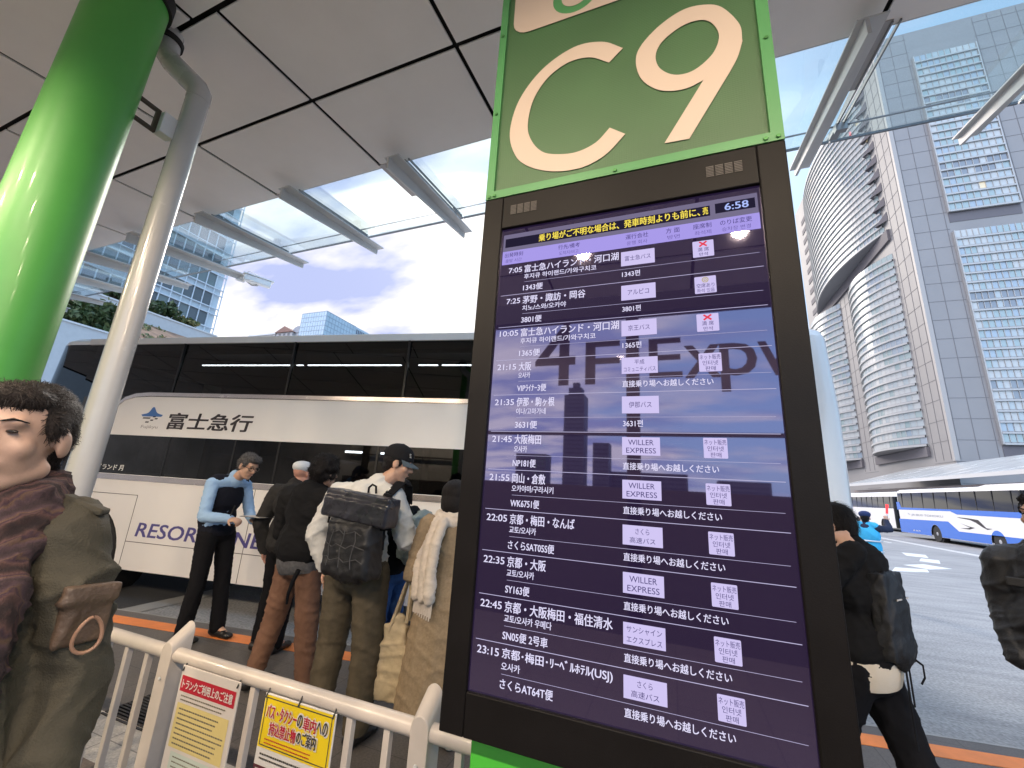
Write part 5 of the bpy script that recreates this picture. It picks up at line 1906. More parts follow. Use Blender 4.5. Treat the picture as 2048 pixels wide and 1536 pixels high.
def shoes(t, J, mt=m_shoe, fwd=(0, 1, 0)):
    k = J['k']
    f_ = V3(fwd)
    for s_ in 'LR':
        a = J['ank' + s_]
        g_ = a.z - 0.085 * k
        base = V3((a.x, a.y, g_))
        P = [C(base + V3((0, 0, 0.045)) - f_ * 0.045 * k, 0.042 * k, base + f_ * 0.10 * k + V3((0, 0, 0.036)), 0.040 * k), E(base + f_ * 0.14 * k + V3((0, 0, 0.032)), (0.045 * k, 0.06 * k, 0.030)),
             C(base + V3((0, 0, 0.04)) - f_ * 0.02, 0.042 * k, a + V3((0, 0, 0.02)), 0.042 * k)]
        blob('shoe', P, mt, t, 0.009, 3, cuts=[((0, 0, g_ + 0.002), (0, 0, -1))])


def person(loc, face, label, group=None):
    return empty('person', loc, math.atan2(-face[0], face[1]), label, 'person', group)


def fabric(name, col, rough=0.85, var=0.15, vs=9, bump=0.25, bs=320):
    return mat(name, col, rough, var=var, vs=vs, bump=bump, bs=bs, ior=1.22)


m_black_coat = fabric('black_jacket_cloth', (0.010, 0.010, 0.011))
m_black_twill = fabric('black_twill', (0.009, 0.009, 0.011))
m_navy_vest = fabric('navy_vest_cloth', (0.012, 0.013, 0.020))
m_shirt_blue = fabric('pale_blue_shirt', (0.30, 0.45, 0.66), 0.8, 0.08)
m_grey_sweat = fabric('pale_grey_sweatshirt', (0.60, 0.59, 0.56), 0.9, 0.06)
m_olive = fabric('olive_brown_trousers', (0.085, 0.070, 0.048), 0.9, 0.2, 14)
m_brownp = fabric('brown_trousers', (0.165, 0.090, 0.060), 0.85, 0.18, 10)
m_greysh = fabric('grey_shirt', (0.085, 0.085, 0.09), 0.9, 0.25, 40)
m_jeans = fabric('blue_jeans', (0.035, 0.085, 0.22), 0.85, 0.25, 16)
m_camel = fabric('camel_coat_wool', (0.30, 0.225, 0.145), 0.95, 0.14, 60)
m_creamk = fabric('cream_scarf_knit', (0.62, 0.54, 0.46), 0.95, 0.10, 30)
m_canvas = fabric('ecru_canvas', (0.46, 0.37, 0.24), 0.9, 0.10, 25)
m_darkg = fabric('charcoal_jacket', (0.030, 0.029, 0.029), 0.7)

# --- clerk in a vest, in profile
t = person((-4.10, 2.99, PLAT), (1.0, 0.06), 'man with grey hair and glasses in navy vest and blue shirt writing notes', 'people waiting at the coach')
J = joints(1.70, belly=(0, -0.09, 1.06), chest=(0, -0.06, 1.26), neck=(0, 0.03, 1.44), head=(0, 0.165, 1.565), pelvis=(0, -0.06, 0.93), hipL=(-0.09, -0.05, 0.90), hipR=(0.09, -0.05, 0.90),
           shL=(-0.18, -0.03, 1.38), shR=(0.18, -0.03, 1.38), elR=(0.24, 0.04, 1.08), wrR=(0.19, 0.30, 1.08), elL=(-0.24, 0.04, 1.09), wrL=(-0.07, 0.29, 1.05), ankL=(-0.10, 0.09, 0.085), kneeL=(-0.10, 0.03, 0.49), ankR=(0.11, -0.06, 0.085), kneeR=(0.10, -0.03, 0.49))
rt = rotm(0, 24)
body_mesh(t, J, rt, [('R', (0.0, 1, -0.05), (-0.3, 0, -1), 55), ('L', (0.3, 1, 0), (0, 0, 1), 50)])
face_parts(t, J, rt, True, HAIRG)
strands(hair_short(t, J, rt, HAIRG, 1.0, 0.0008, [((0, 0.055, 0.095), (0.06, 0.045, 0.035))]), 2200, 0.035, 0.0012, rt @ V3((0, -0.8, -0.3)), 2)
P = top_prims(J, 0.006, 0.0, 0.98, cuff=0.036)
blob('shirt', P, m_shirt_blue, t, 0.010, 3, (0.0040, 34, 5))
k_ = J['k']
P = [E(J['chest'], (0.185, 0.140, 0.185)), E(J['belly'], (0.172, 0.132, 0.19)), E(J['pelvis'] + V3((0, 0, 0.02)), (0.172, 0.132, 0.12)), C((-0.135, -0.03, 1.41), 0.065, (0.135, -0.03, 1.41), 0.065)]
blob('vest', P, m_navy_vest, t, 0.011, 3, (0.0025, 24, 8), cuts=[((0, 0, 0.90), (0, 0, -1)), ((0.19, 0, 0), (1, 0, 0)), ((-0.19, 0, 0), (-1, 0, 0))])
blob('trousers', trouser_prims(J, 0.006, 0.066, 0.060), m_black_twill, t, 0.012, 4, (0.004, 24, 3), cuts=[((0, 0, 0.035), (0, 0, -1))])
shoes(t, J)
t2 = empty('clipboard', (-3.80, 3.03, 1.22), R(-90), 'small dark clipboard with papers held by the grey haired man', 'clipboard')
q = M(); q.box(-0.10, 0.10, -0.02, 0.25, -0.004, 0.0); q.build('board', m_black, t2)
q = M(); q.box(-0.092, 0.092, -0.01, 0.23, 0.001, 0.004); q.build('paper', m_nwht, t2)
tag(M().tube([(-3.765, 2.80, 1.23), (-3.735, 2.80, 1.32)], 0.006, 8).build('pen', m_black), 'black pen upright in the hand of the grey haired man', 'pen')

# --- man in a white flat cap
t = person((-3.36, 3.10, PLAT), (-0.10, 1.0), 'man with white flat cap and dark jacket seen from behind by the coach', 'people waiting at the coach')
J = joints(1.66, shL=(-0.20, -0.01, 1.34), shR=(0.20, -0.01, 1.34), elL=(-0.315, -0.02, 1.04), wrL=(-0.28, 0.06, 0.80), head=(0.02, 0.02, 1.53))
rt = rotm(0, 6)
body_mesh(t, J, rt, [('L', (0.1, 0.25, -1), (1, 0, 0), 30), ('R', (0, 0.2, -1), (-1, 0, 0), 30)], SKIN2)
T = lambda p: J['head'] + rt @ (V3(p) * J['k'])
blob('cap', [E(T((0, -0.012, 0.055)), (0.088, 0.106, 0.062), rt), E(T((0, 0.02, 0.055)), (0.080, 0.10, 0.045), rt), E(T((0, 0.10, 0.03)), (0.06, 0.045, 0.010), rt)], fabric('white_cap_cloth', (0.60, 0.62, 0.64), 0.85, 0.05), t, 0.008, 3, (0.002, 40, 4))
blob('jacket', top_prims(J, 0.028, 0.012, 0.90), m_darkg, t, 0.013, 4, (0.006, 22, 11), cuts=[((0, 0, 0.74), (0, 0, -1))])
blob('trousers', trouser_prims(J, 0.008), m_black_twill, t, 0.013, 4, (0.004, 24, 6), cuts=[((0, 0, 0.035), (0, 0, -1))])
shoes(t, J)

# --- curly haired man
t = person((-2.62, 2.58, PLAT), (0.06, 1.0), 'man with curly black hair and brown trousers seen from behind', 'people waiting at the coach')
J = joints(1.68, hipL=(-0.10, 0, 0.90), kneeL=(-0.19, 0.02, 0.47), ankL=(-0.235, -0.04, 0.085), kneeR=(0.13, 0.03, 0.47), ankR=(0.17, 0.06, 0.085), shL=(-0.215, -0.02, 1.34), shR=(0.215, -0.02, 1.34),
           elL=(-0.28, 0.03, 1.06), wrL=(-0.22, 0.25, 1.0), elR=(0.27, 0.03, 1.06), wrR=(0.2, 0.25, 1.05), head=(0.06, 0.04, 1.545), neck=(0.03, -0.01, 1.40))
rt = rotm(-8, 5)
body_mesh(t, J, rt, [('L', (0.3, 1, 0), (0, 0, -1), 40), ('R', (-0.3, 1, 0), (0, 0, -1), 40)])
T = lambda p: J['head'] + rt @ (V3(p) * J['k'])
P = [E(T((0, -0.02, 0.035)), (0.100, 0.105, 0.100), rt), E(T((0, -0.055, -0.02)), (0.088, 0.060, 0.085), rt)]
rr_ = random.Random(21)
for i in range(150):
    th, ph = rr_.uniform(0, 2 * PI), rr_.uniform(-0.75, 1.5)
    d_ = V3((math.cos(th) * math.cos(ph), math.sin(th) * math.cos(ph), math.sin(ph)))
    if d_.y > 0.45 and d_.z < 0.4:
        continue
    P.append(E(T((d_.x * 0.102, d_.y * 0.105 - 0.02, d_.z * 0.108 + 0.02)), (rr_.uniform(0.012, 0.024),) * 3))
strands(blob('hair', P, HAIRB, t, 0.007, 1), 2400, 0.03, 0.0013, (0, 0, -0.3), 6, 0.6, 0.9)
blob('jacket', top_prims(J, 0.036, 0.03, 0.98), m_black_coat, t, 0.013, 4, (0.007, 20, 13), cuts=[((0, 0, 0.845), (0, 0, -1))])
blob('shirt', [E((0, 0, 0.88), (0.195, 0.150, 0.15)), E((0, 0, 0.98), (0.19, 0.145, 0.12))], m_greysh, t, 0.012, 3, (0.004, 30, 5), cuts=[((0, 0, 0.800), (0.15, 0, -1))])
blob('trousers', trouser_prims(J, 0.010, 0.072, 0.055, 0.092), m_brownp, t, 0.012, 3, (0.0050, 30, 17), cuts=[((0, 0, 0.05), (0, 0, -1))])
shoes(t, J)
q = M(); q.tube([(0.16, -0.145, 0.86), (0.135, -0.158, 0.78), (0.11, -0.155, 0.70), (0.095, -0.140, 0.63)], [0.016, 0.014, 0.011, 0.008], 8)
tag(q.build('shoulder_strap', m_black_twill), 'loose black strap hanging from the curly haired man', 'strap').matrix_world = t.matrix_basis

# --- man in a black baseball cap
t = person((-1.94, 2.40, PLAT), (0.04, 1.0), 'man with black baseball cap, pale grey sweatshirt and olive trousers', 'people waiting at the coach')
J = joints(1.74, shL=(-0.235, -0.03, 1.40), shR=(0.235, -0.03, 1.40), elL=(-0.355, -0.06, 1.12), wrL=(-0.285, 0.02, 0.90), elR=(0.315, 0.06, 1.14), wrR=(0.18, 0.28, 1.15), head=(0.155, 0.08, 1.625), neck=(0.07, 0.0, 1.46), chest=(0.01, -0.02, 1.27),
           kneeL=(-0.155, 0.03, 0.48), ankL=(-0.15, -0.02, 0.085), kneeR=(0.150, 0.01, 0.48), ankR=(0.165, -0.02, 0.085), hipL=(-0.115, 0, 0.92), hipR=(0.115, 0, 0.92))
rt = rotm(-58, 14)
body_mesh(t, J, rt, [('L', (0.05, 0.15, -1), (1, 0, 0), 22), ('R', (-0.4, 1, 0), (0, 0, -1), 40)], SKIN, 0.0078)
face_parts(t, J, rt)
T = lambda p: J['head'] + rt @ (V3(p) * J['k'])
blob('hair', [E(T((0, -0.03, 0.02)), (0.079, 0.085, 0.075), rt), E(T((0, -0.065, -0.035)), (0.055, 0.038, 0.045), rt), E(T((0.062, 0.012, 0.01)), (0.016, 0.022, 0.030), rt), E(T((-0.062, 0.012, 0.01)), (0.016, 0.022, 0.030), rt)], HAIRB, t, 0.007, 2, rough_hair=0.001)
m_cap = fabric('black_cap_cloth', (0.014, 0.014, 0.016), 0.8)
cp_ = blob('cap', [E(T((0, -0.014, 0.060)), (0.088, 0.106, 0.080), rt), E(T((0, -0.012, 0.042)), (0.090, 0.109, 0.045), rt), E(T((0, -0.014, 0.140)), (0.008, 0.008, 0.006), rt)], m_cap, t, 0.007, 3, cuts=[(T((0, 0, 0.018)), rt @ V3((0, 0.12, -1)))])
q = M()
vs, fs = [], []
for i in range(13):
    a = R(-70 + 140 * i / 12)
    for (rad, dz) in ((0.098, 0.032), (0.160, 0.012 + 0.016 * abs(math.sin(a)) * -1)):
        vs.append(T((math.sin(a) * (0.088 if rad < 0.1 else 0.074), -0.014 + math.cos(a) * rad, dz)))
for i in range(12):
    fs.append((2 * i, 2 * i + 1, 2 * i + 3, 2 * i + 2))
q.add(vs, fs); q.add([v + V3((0, 0, -0.004)) for v in vs], [f[::-1] for f in fs])
q.build('brim', fabric('cap_brim_grey', (0.10, 0.13, 0.15), 0.7), cp_)
q = M()
for zz, w_ in ((0.084, 0.016), (0.074, 0.020), (0.064, 0.015)):
    b_ = T((0.0, 0.094 - (zz - 0.064) * 0.25, zz))
    q.tube([T((-w_ * 0.6 + 0.055, 0.075 - (zz - 0.06) * 0.4, zz)), T((w_ * 0.6 + 0.055, 0.068 - (zz - 0.06) * 0.4, zz))], 0.0032, 6)
q.build('emblem', m_nwht, cp_)
P = top_prims(J, 0.026, 0.015, 0.98, cuff=0.040)
blob('sweatshirt', P, m_grey_sweat, t, 0.011, 3, (0.0075, 20, 23), cuts=[((0, 0, 0.88), (0, 0, -1))])
blob('trousers', trouser_prims(J, 0.016, 0.078, 0.062, 0.102), m_olive, t, 0.012, 3, (0.0042, 24, 19), cuts=[((0, 0, 0.07), (0, 0, -1))])
shoes(t, J)
strap_parts = []
for (sg, x0) in ((-1, -0.085), (1, 0.13)):
    q = M()
    strap_parts.append(q)
    pts_ = [(x0 + sg * 0.02, 0.10, 1.36), (x0 + sg * 0.045, 0.05, 1.475), (x0 + sg * 0.045, -0.03, 1.495), (x0 + sg * 0.02, -0.105, 1.42), (x0, -0.155, 1.34)]
    for i in range(4):
        a, b = V3(pts_[i]), V3(pts_[i + 1])
        w_ = V3((0.034, 0, 0.006 * -sg))
        n_ = (b - a).cross(w_).normalized() * 0.010
        if n_.z < 0 and n_.y > 0:
            n_ = -n_
        q.hexa([a - w_, a + w_, b + w_, b - w_, a - w_ + n_, a + w_ + n_, b + w_ + n_, b - w_ + n_])
# rucksack worn on his back
bt = empty('backpack', (0, 0, 0), 0, 'black roll top backpack with corded front on the capped man', 'backpack')
bt.location = t.location + V3((0.105, 0, 0)); bt.rotation_euler = t.rotation_euler
for q in strap_parts:
    q.build('shoulder_strap', m_black_twill, bt, bevel=0.006)
m_bag = mat('black_bag_nylon', (0.011, 0.011, 0.013), 0.45, var=0.2, vs=12, bump=0.3, bs=260)
blob('pack_body', [BX((0.02, -0.205, 1.10), (0.172, 0.065, 0.17)), BX((0.02, -0.245, 1.09), (0.160, 0.050, 0.14)), E((0.02, -0.21, 0.945), (0.162, 0.07, 0.05))], m_bag, bt, 0.011, 3, (0.0055, 26, 31))
rl = Matrix.Rotation(R(5.5), 3, 'Y')
blob('roll_top', [BX((0.035, -0.215, 1.335), (0.252, 0.060, 0.085), rl), BX((0.035, -0.230, 1.315), (0.246, 0.058, 0.055), rl)], mat('coated_black_canvas', (0.022, 0.022, 0.030), 0.28, var=0.25, vs=7, bump=0.25, bs=30), bt, 0.009, 2, (0.0035, 12, 37))
q = M(); q.tube([(0.005, -0.135, 1.42), (0.005, -0.135, 1.455), (0.03, -0.135, 1.475), (0.06, -0.135, 1.465), (0.068, -0.135, 1.42)], 0.007, 8); q.build('grab_handle', m_black_twill, bt)
for i in range(3):
    zz = 1.04 + i * 0.075
    q = M(); q.tube([(-0.15 + 0.30 * j / 8 + 0.02, -0.325 + 0.030 * ((j - 4) / 4) ** 2 + (0.012 if i == 2 else 0), zz + 0.012 * math.sin(j * 2.1 + i)) for j in range(9)], 0.0022, 5); q.build('cord', mat('cord_dark_grey', (0.06, 0.06, 0.065), 0.6), bt)
for j in range(3):
    xx = -0.07 + j * 0.09
    q = M(); q.tube([(xx + 0.008 * math.sin(i * 2 + j), -0.328 + 0.004 * i, 1.0 + i * 0.05) for i in range(5)], 0.0022, 5); q.build('cord', MATS['cord_dark_grey'], bt)
for sg, x0 in ((-1, -0.155), (1, 0.195)):
    q = M(); q.tube([(x0 + sg * 0.05, -0.22, 1.27), (x0 + sg * 0.075, -0.20, 1.225), (x0, -0.20, 1.215)], 0.008, 6); q.tube([(x0 + sg * 0.02, -0.19, 1.215), (x0 + sg * 0.02, -0.18, 1.10)], 0.006, 6); q.build('side_strap', m_black_twill, bt)

# --- person behind him with a grey green backpack
t = person((-2.17, 3.12, PLAT), (-1.0, 0.15), 'person in blue jeans mostly hidden behind the man in the black cap', 'people waiting at the coach')
J = joints(1.52)
rt = rotm(0, 4)
body_mesh(t, J, rt, [])
hair_short(t, J, rt, HAIRB)
blob('jacket', top_prims(J, 0.02, 0.01, 0.84), m_black_coat, t, 0.014, 4, (0.005, 22, 41), cuts=[((0, 0, 0.78), (0, 0, -1))])
blob('trousers', trouser_prims(J, 0.012), m_jeans, t, 0.013, 3, (0.006, 26, 42), cuts=[((0, 0, 0.05), (0, 0, -1))])
shoes(t, J)
bt = empty('backpack', t.location, t.rotation_euler.z, 'grey green hiking backpack on the person behind the capped man', 'backpack')
m_gg = mat('grey_green_nylon', (0.20, 0.25, 0.245), 0.5, var=0.2, vs=6, bump=0.3, bs=200)
blob('pack_body', [BX((0, -0.23, 1.08), (0.16, 0.075, 0.16)), E((0, -0.27, 1.10), (0.165, 0.085, 0.20)), E((0, -0.22, 0.93), (0.15, 0.09, 0.07))], m_gg, bt, 0.012, 4, (0.009, 22, 43))
blob('front_pocket', [E((0, -0.335, 1.02), (0.115, 0.045, 0.11))], mat('dark_grey_nylon', (0.12, 0.135, 0.135), 0.5, var=0.2), bt, 0.011, 3, (0.006, 26, 44))
for (a, b) in (((0.17, -0.25, 1.17), (0.15, -0.34, 1.10)), ((0.165, -0.25, 1.21), (0.13, -0.35, 1.05)), ((0.172, -0.2, 1.12), (0.15, -0.33, 1.16))):
    q = M(); q.tube([a, b], 0.006, 6); q.build('strap', m_black_twill, bt)

# --- woman in a camel coat
t = person((-1.355, 2.56, PLAT), (-0.62, 0.78), 'woman with dark bobbed hair, long camel coat and cream scarf', 'people waiting at the coach')
J = joints(1.52, elL=(-0.225, 0.02, 0.95), wrL=(-0.18, 0.18, 0.90), elR=(0.25, 0.02, 0.98), wrR=(0.16, 0.22, 0.99), head=(0, 0.04, 1.41))
rt = rotm(4, 6)
body_mesh(t, J, rt, [('L', (0.4, 1, 0.1), (0, 0, -1), 45), ('R', (-0.3, 1, 0), (0, 0, -1), 40)])
face_parts(t, J, rt)
T = lambda p: J['head'] + rt @ (V3(p) * J['k'])
blob('hair', [E(T((0, -0.025, 0.045)), (0.094, 0.106, 0.092), rt), E(T((0, -0.045, -0.03)), (0.094, 0.085, 0.11), rt), E(T((-0.066, 0.01, -0.02)), (0.030, 0.05, 0.10), rt), E(T((0.066, 0.01, -0.02)), (0.030, 0.05, 0.10), rt), E(T((0, 0.055, 0.08)), (0.062, 0.045, 0.034), rt)], HAIRB, t, 0.008, 3)
strands(list(t.children)[-1], 2600, 0.09, 0.0013, (0, 0, -1), 5, 0.06, 0.12)
P = top_prims(J, 0.020, 0.0, 0.80, cuff=0.045)
P += [C((0, 0, 0.80), 0.185, (0, 0, 0.20), 0.215), C((-0.05, 0, 0.75), 0.15, (-0.06, 0, 0.2), 0.20), C((0.05, 0, 0.75), 0.15, (0.06, 0, 0.2), 0.20)]
blob('coat', P, m_camel, t, 0.012, 5, (0.0055, 17, 51), cuts=[((0, 0, 0.215), (0, 0, -1))])
P = []
ring_ = [V3((0.10 * math.cos(a), 0.085 * math.sin(a) - 0.01, 1.285 + 0.02 * math.sin(a + 0.8))) for a in [2 * PI * i / 14 for i in range(15)]]
P += chain(ring_, [0.040] * 15) + chain([v + V3((0, 0, 0.035)) for v in ring_], [0.030] * 15)
for (xx, yy) in ((-0.115, -0.06), (-0.085, -0.125), (-0.145, 0.01)):
    P += chain([(xx, yy, 1.27), (xx - 0.04, yy - 0.03, 1.15), (xx - 0.055, yy - 0.05, 1.0), (xx - 0.05, yy - 0.06, 0.84)], [0.034, 0.036, 0.034, 0.036])
sc_ = blob('scarf', P, m_creamk, t, 0.010, 3, (0.006, 26, 52))
q = M()
for i in range(16):
    a = i / 15
    x0, y0 = -0.20 + 0.08 * a, -0.03 - 0.17 * a
    q.tube([(x0, y0, 0.83), (x0 - 0.004, y0 - 0.004, 0.74 + 0.01 * math.sin(i * 3))], 0.004, 5)
q.build('fringe', m_creamk, sc_)
blob('trousers', trouser_prims(J, 0.004), m_black_twill, t, 0.014, 3, cuts=[((0, 0, 0.05), (0, 0, -1))])
shoes(t, J, mat('shoe_white', (0.6, 0.58, 0.55), 0.5))
tt = empty('tote_bag', (-1.62, 2.46, 0), R(12), 'large ecru canvas tote bag hanging from the arm of the coated woman', 'bag')
blob('bag_body', [BX((-0.035, 0, 0.50), (0.115, 0.035, 0.15)), BX((-0.01, 0, 0.66), (0.075, 0.03, 0.10)), E((-0.04, 0, 0.42), (0.135, 0.055, 0.07)), E((0.0, 0, 0.78), (0.045, 0.03, 0.05))], m_canvas, tt, 0.011, 5, (0.008, 18, 53))
for dy in (-0.025, 0.025):
    q = M(); q.tube([(-0.05, dy, 0.72), (-0.015, dy, 0.84), (0.02, dy * 0.6, 0.98), (0.045, dy * 0.3, 1.06), (0.065, dy, 0.95), (0.06, dy, 0.78)], 0.011, 8); q.build('handle', m_canvas, tt)

# --- photographer by the screen
t = person((0.805, 2.60, PLAT), (-0.80, 0.60), 'person in black jacket raising a phone beside the departure screen')
t.scale = (0.925, 0.925, 0.925)
bpy.context.view_layer.update()
J = joints(1.68, shL=(-0.20, 0.0, 1.36), elL=(-0.31, 0.08, 1.20), wrL=(-0.19, -0.085, 1.425), elR=(0.28, 0.20, 1.20), wrR=(0.10, 0.26, 1.42), ankL=(-0.06, 0.22, 0.085), kneeL=(-0.09, 0.16, 0.48), ankR=(0.11, -0.32, 0.085), kneeR=(0.10, -0.12, 0.50), head=(0, 0.06, 1.53), pelvis=(0, 0, 0.92), chest=(0, -0.02, 1.24))
rt = rotm(10, 2)
body_mesh(t, J, rt, [('L', (0.25, 0.5, 0.8), (1, 0.3, -0.4), 48), ('R', (-0.2, 0.3, 0.9), (-1, 0.3, 0), 48)], SKIN, 0.0075)
face_parts(t, J, rt)
strands(hair_short(t, J, rt, HAIRB, 1.04, 0.0006, [((0, -0.075, -0.07), (0.06, 0.04, 0.06))]), 2200, 0.05, 0.0012, (0, -0.3, -1), 3)
blob('jacket', top_prims(J, 0.030, 0.02, 0.98), m_black_coat, t, 0.012, 4, (0.0065, 20, 61), cuts=[((0, 0, 0.885), (0, 0, -1))])
blob('shirt', [E((0, -0.006, 0.93), (0.188, 0.146, 0.22))], fabric('cream_shirt_cloth', (0.66, 0.58, 0.47), 0.9, 0.05), t, 0.011, 3, None, cuts=[((0, 0, 0.825), (0.12, 0, -1))])
blob('trousers', trouser_prims(J, 0.012, 0.070, 0.055, 0.098), m_black_twill, t, 0.012, 4, (0.005, 22, 63), cuts=[((0, 0, 0.05), (0, 0, -1))])
shoes(t, J)
q = M(); q.lathe([(0.036, -0.012), (0.038, 0.0), (0.036, 0.012)], 18, tuple(J['wrL'] + V3((0.0, 0.0, -0.035)))); q.build('watch', m_black, t)
ph_ = M(); ph_.box(-0.040, 0.040, -0.004, 0.004, -0.080, 0.080)
po = ph_.build('phone', m_black, bevel=0.004); tag(po, 'black phone held up by the person in the black jacket', 'phone')
po.matrix_world = t.matrix_basis @ Matrix.Translation((-0.03, 0.19, 1.50)) @ Matrix.Rotation(R(90), 4, 'Y')
bt = empty('backpack', t.location, t.rotation_euler.z, 'black backpack with dangling straps on the person raising a phone', 'backpack')
bt.scale = (0.76, 0.62, 0.93)
blob('pack_body', [BX((0, -0.20, 1.14), (0.15, 0.055, 0.19)), E((0, -0.235, 1.12), (0.15, 0.065, 0.22)), E((0, -0.24, 1.02), (0.14, 0.07, 0.10))], m_bag, bt, 0.012, 4, (0.006, 24, 64))
for (xx, z1, w_) in ((-0.02, 0.60, 0.011), (0.03, 0.76, 0.009)):
    q = M(); q.box(xx - w_, xx + w_, -0.255, -0.250, z1, 0.93); q.build('strap', m_black_twill, bt)
q = M(); q.tube([(0.05, -0.28, 0.96), (0.06, -0.32, 0.94), (0.06, -0.32, 0.89), (0.05, -0.30, 0.86)], 0.006, 6); q.build('loop', m_black_twill, bt)
q = M(); q.box(-0.09, 0.09, -0.292, -0.288, 1.215, 1.222); q.build('reflective_trim', m_nwht, bt)

# --- man at the right edge
t = person((1.785, 3.02, PLAT), (-0.62, -0.78), 'man in padded black jacket and jeans with hands in his pockets', None)
t.scale = (0.96, 0.96, 0.945)
J = joints(1.74, elL=(-0.30, -0.02, 1.13), wrL=(-0.22, 0.12, 0.94), elR=(0.212, -0.03, 1.13), wrR=(0.175, 0.11, 0.90), shL=(-0.19, -0.01, 1.365), shR=(0.19, -0.01, 1.365))
rt = rotm(-20, 2)
body_mesh(t, J, rt, [])
face_parts(t, J, rt)
hair_short(t, J, rt, HAIRB)
m_pad = mat('padded_black_jacket', (0.016, 0.016, 0.017), 0.5, var=0.25, vs=10, bump=0.3, bs=180)
jk = blob('jacket', top_prims(J, 0.032, 0.050, 0.96), m_pad, t, 0.010, 3, (0.0085, 17, 71), cuts=[((0, 0, 0.80), (0, 0, -1))])
q = M(); q.box(0.075, 0.165, 0.118, 0.140, 1.25, 1.295); q.build('pocket_flap', m_pad, jk, bevel=0.006)
blob('trousers', trouser_prims(J, 0.014), fabric('pale_jeans', (0.20, 0.25, 0.30), 0.85, 0.2, 14), t, 0.013, 3, (0.005, 24, 72), cuts=[((0, 0, 0.05), (0, 0, -1))])
shoes(t, J)

# --- traffic guard in the road
t = person((3.42, 10.0, 0), (0.55, 0.83), 'traffic guard with navy cap and sky blue vest raising a red baton')
J = joints(1.62, elR=(0.30, 0.16, 1.32), wrR=(0.24, 0.30, 1.46), head=(0, 0.03, 1.50))
rt = rotm(10, 4)
body_mesh(t, J, rt, [('R', (0, 0.2, 1), (-0.5, 1, 0), 70), ('L', (0, 0.2, -1), (1, 0, 0), 35)], SKIN, 0.010)
hair_short(t, J, rt, HAIRB)
T = lambda p: J['head'] + rt @ (V3(p) * J['k'])
blob('cap', [E(T((0, -0.012, 0.075)), (0.095, 0.112, 0.060), rt), E(T((0, 0.09, 0.035)), (0.07, 0.06, 0.010), rt), E(T((0, -0.012, 0.045)), (0.088, 0.104, 0.035), rt)], fabric('navy_cap_cloth', (0.03, 0.045, 0.12), 0.7), t, 0.010, 3)
blob('jacket', top_prims(J, 0.016, 0.01, 0.86), fabric('navy_uniform', (0.03, 0.035, 0.06)), t, 0.014, 4, (0.005, 22, 81), cuts=[((0, 0, 0.78), (0, 0, -1))])
vs_ = blob('vest', [E(J['chest'], (0.205, 0.155, 0.20)), E(J['belly'], (0.20, 0.155, 0.20)), E((0, 0, 0.90), (0.20, 0.155, 0.14)), C((-0.13, -0.01, 1.36), 0.075, (0.13, -0.01, 1.36), 0.075)], fabric('sky_blue_vest', (0.06, 0.42, 0.68), 0.7, 0.08), t, 0.013, 4, (0.004, 22, 82), cuts=[((0, 0, 0.78), (0, 0, -1))])
q = M()
for z in (0.92, 1.10):
    q.tube([(0.212 * math.cos(a), 0.166 * math.sin(a), z) for a in [2 * PI * i / 28 for i in range(29)]], 0.014, 6, caps=False)
q.build('reflective_band', mat('reflective_grey', (0.6, 0.62, 0.62), 0.3, metal=0.4), vs_)
blob('trousers', trouser_prims(J, 0.012), fabric('navy_uniform_trousers', (0.02, 0.025, 0.045)), t, 0.014, 4, cuts=[((0, 0, 0.04), (0, 0, -1))])
shoes(t, J)
b0 = t.matrix_basis @ V3((0.235, 0.36, 1.50))
q = M(); q.tube([b0, b0 + V3((0.02, 0.0, 0.10))], 0.016, 10, 0); q.tube([b0 + V3((0.02, 0, 0.10)), b0 + V3((0.05, 0.02, 0.27))], 0.019, 12, 1)
tag(q.build('traffic_baton', [m_white, glow('baton_red', (1.0, 0.04, 0.05), 1.6)]), 'glowing red traffic baton raised by the guard', 'baton')

# --- man in the scarf close on the left
t = person((-1.385, 0.475, PLAT), (0.66, -0.75), 'man with short dark hair, olive coat and striped brown scarf standing close by')
J = joints(1.665, shL=(-0.155, 0.0, 1.34), shR=(0.165, 0.0, 1.34), elL=(-0.225, -0.02, 1.06), wrL=(-0.235, 0.03, 0.83), elR=(0.205, -0.03, 1.06), wrR=(0.195, 0.06, 0.83), head=(-0.045, 0.06, 1.545), neck=(-0.03, 0.0, 1.40))
rt = rotm(0, 2)
body_mesh(t, J, rt, [('L', (0, 0.15, -1), (1, 0, 0), 30), ('R', (0, 0.15, -1), (-1, 0, 0), 30)], mat('skin_warm', (0.47, 0.30, 0.225), 0.55, var=0.12, vs=9, bump=0.05, bs=200), 0.0062, 4)
face_parts(t, J, rt)
strands(hair_short(t, J, rt, mat('hair_dark_brown', (0.022, 0.016, 0.014), 0.5, var=0.5, vs=70, bump=0.5, bs=170, stretch=(2, 2, 1), ior=1.3), 0.97, 0.0004), 6500, 0.026, 0.0007, rt @ V3((0.25, -0.6, -0.55)), 4, 0.3, 0.35)
m_ocoat = mat('olive_coat_cloth', (0.066, 0.058, 0.040), 0.85, var=0.30, vs=5, bump=0.35, bs=260)
P = top_prims(J, 0.010, -0.012, 0.80, sleeves='')
for s_ in 'LR':
    P += chain([J['sh' + s_], J['el' + s_], J['wr' + s_]], [0.070, 0.062, 0.056])
P += [C((0, 0, 0.80), 0.165, (-0.02, 0.01, 0.55), 0.19), C((-0.05, 0.02, 1.05), 0.13, (-0.05, 0.03, 0.6), 0.16)]
ct = blob('coat', P, m_ocoat, t, 0.0085, 3, (0.0120, 15, 91), cuts=[((0, 0, 0.56), (0, 0, -1))])
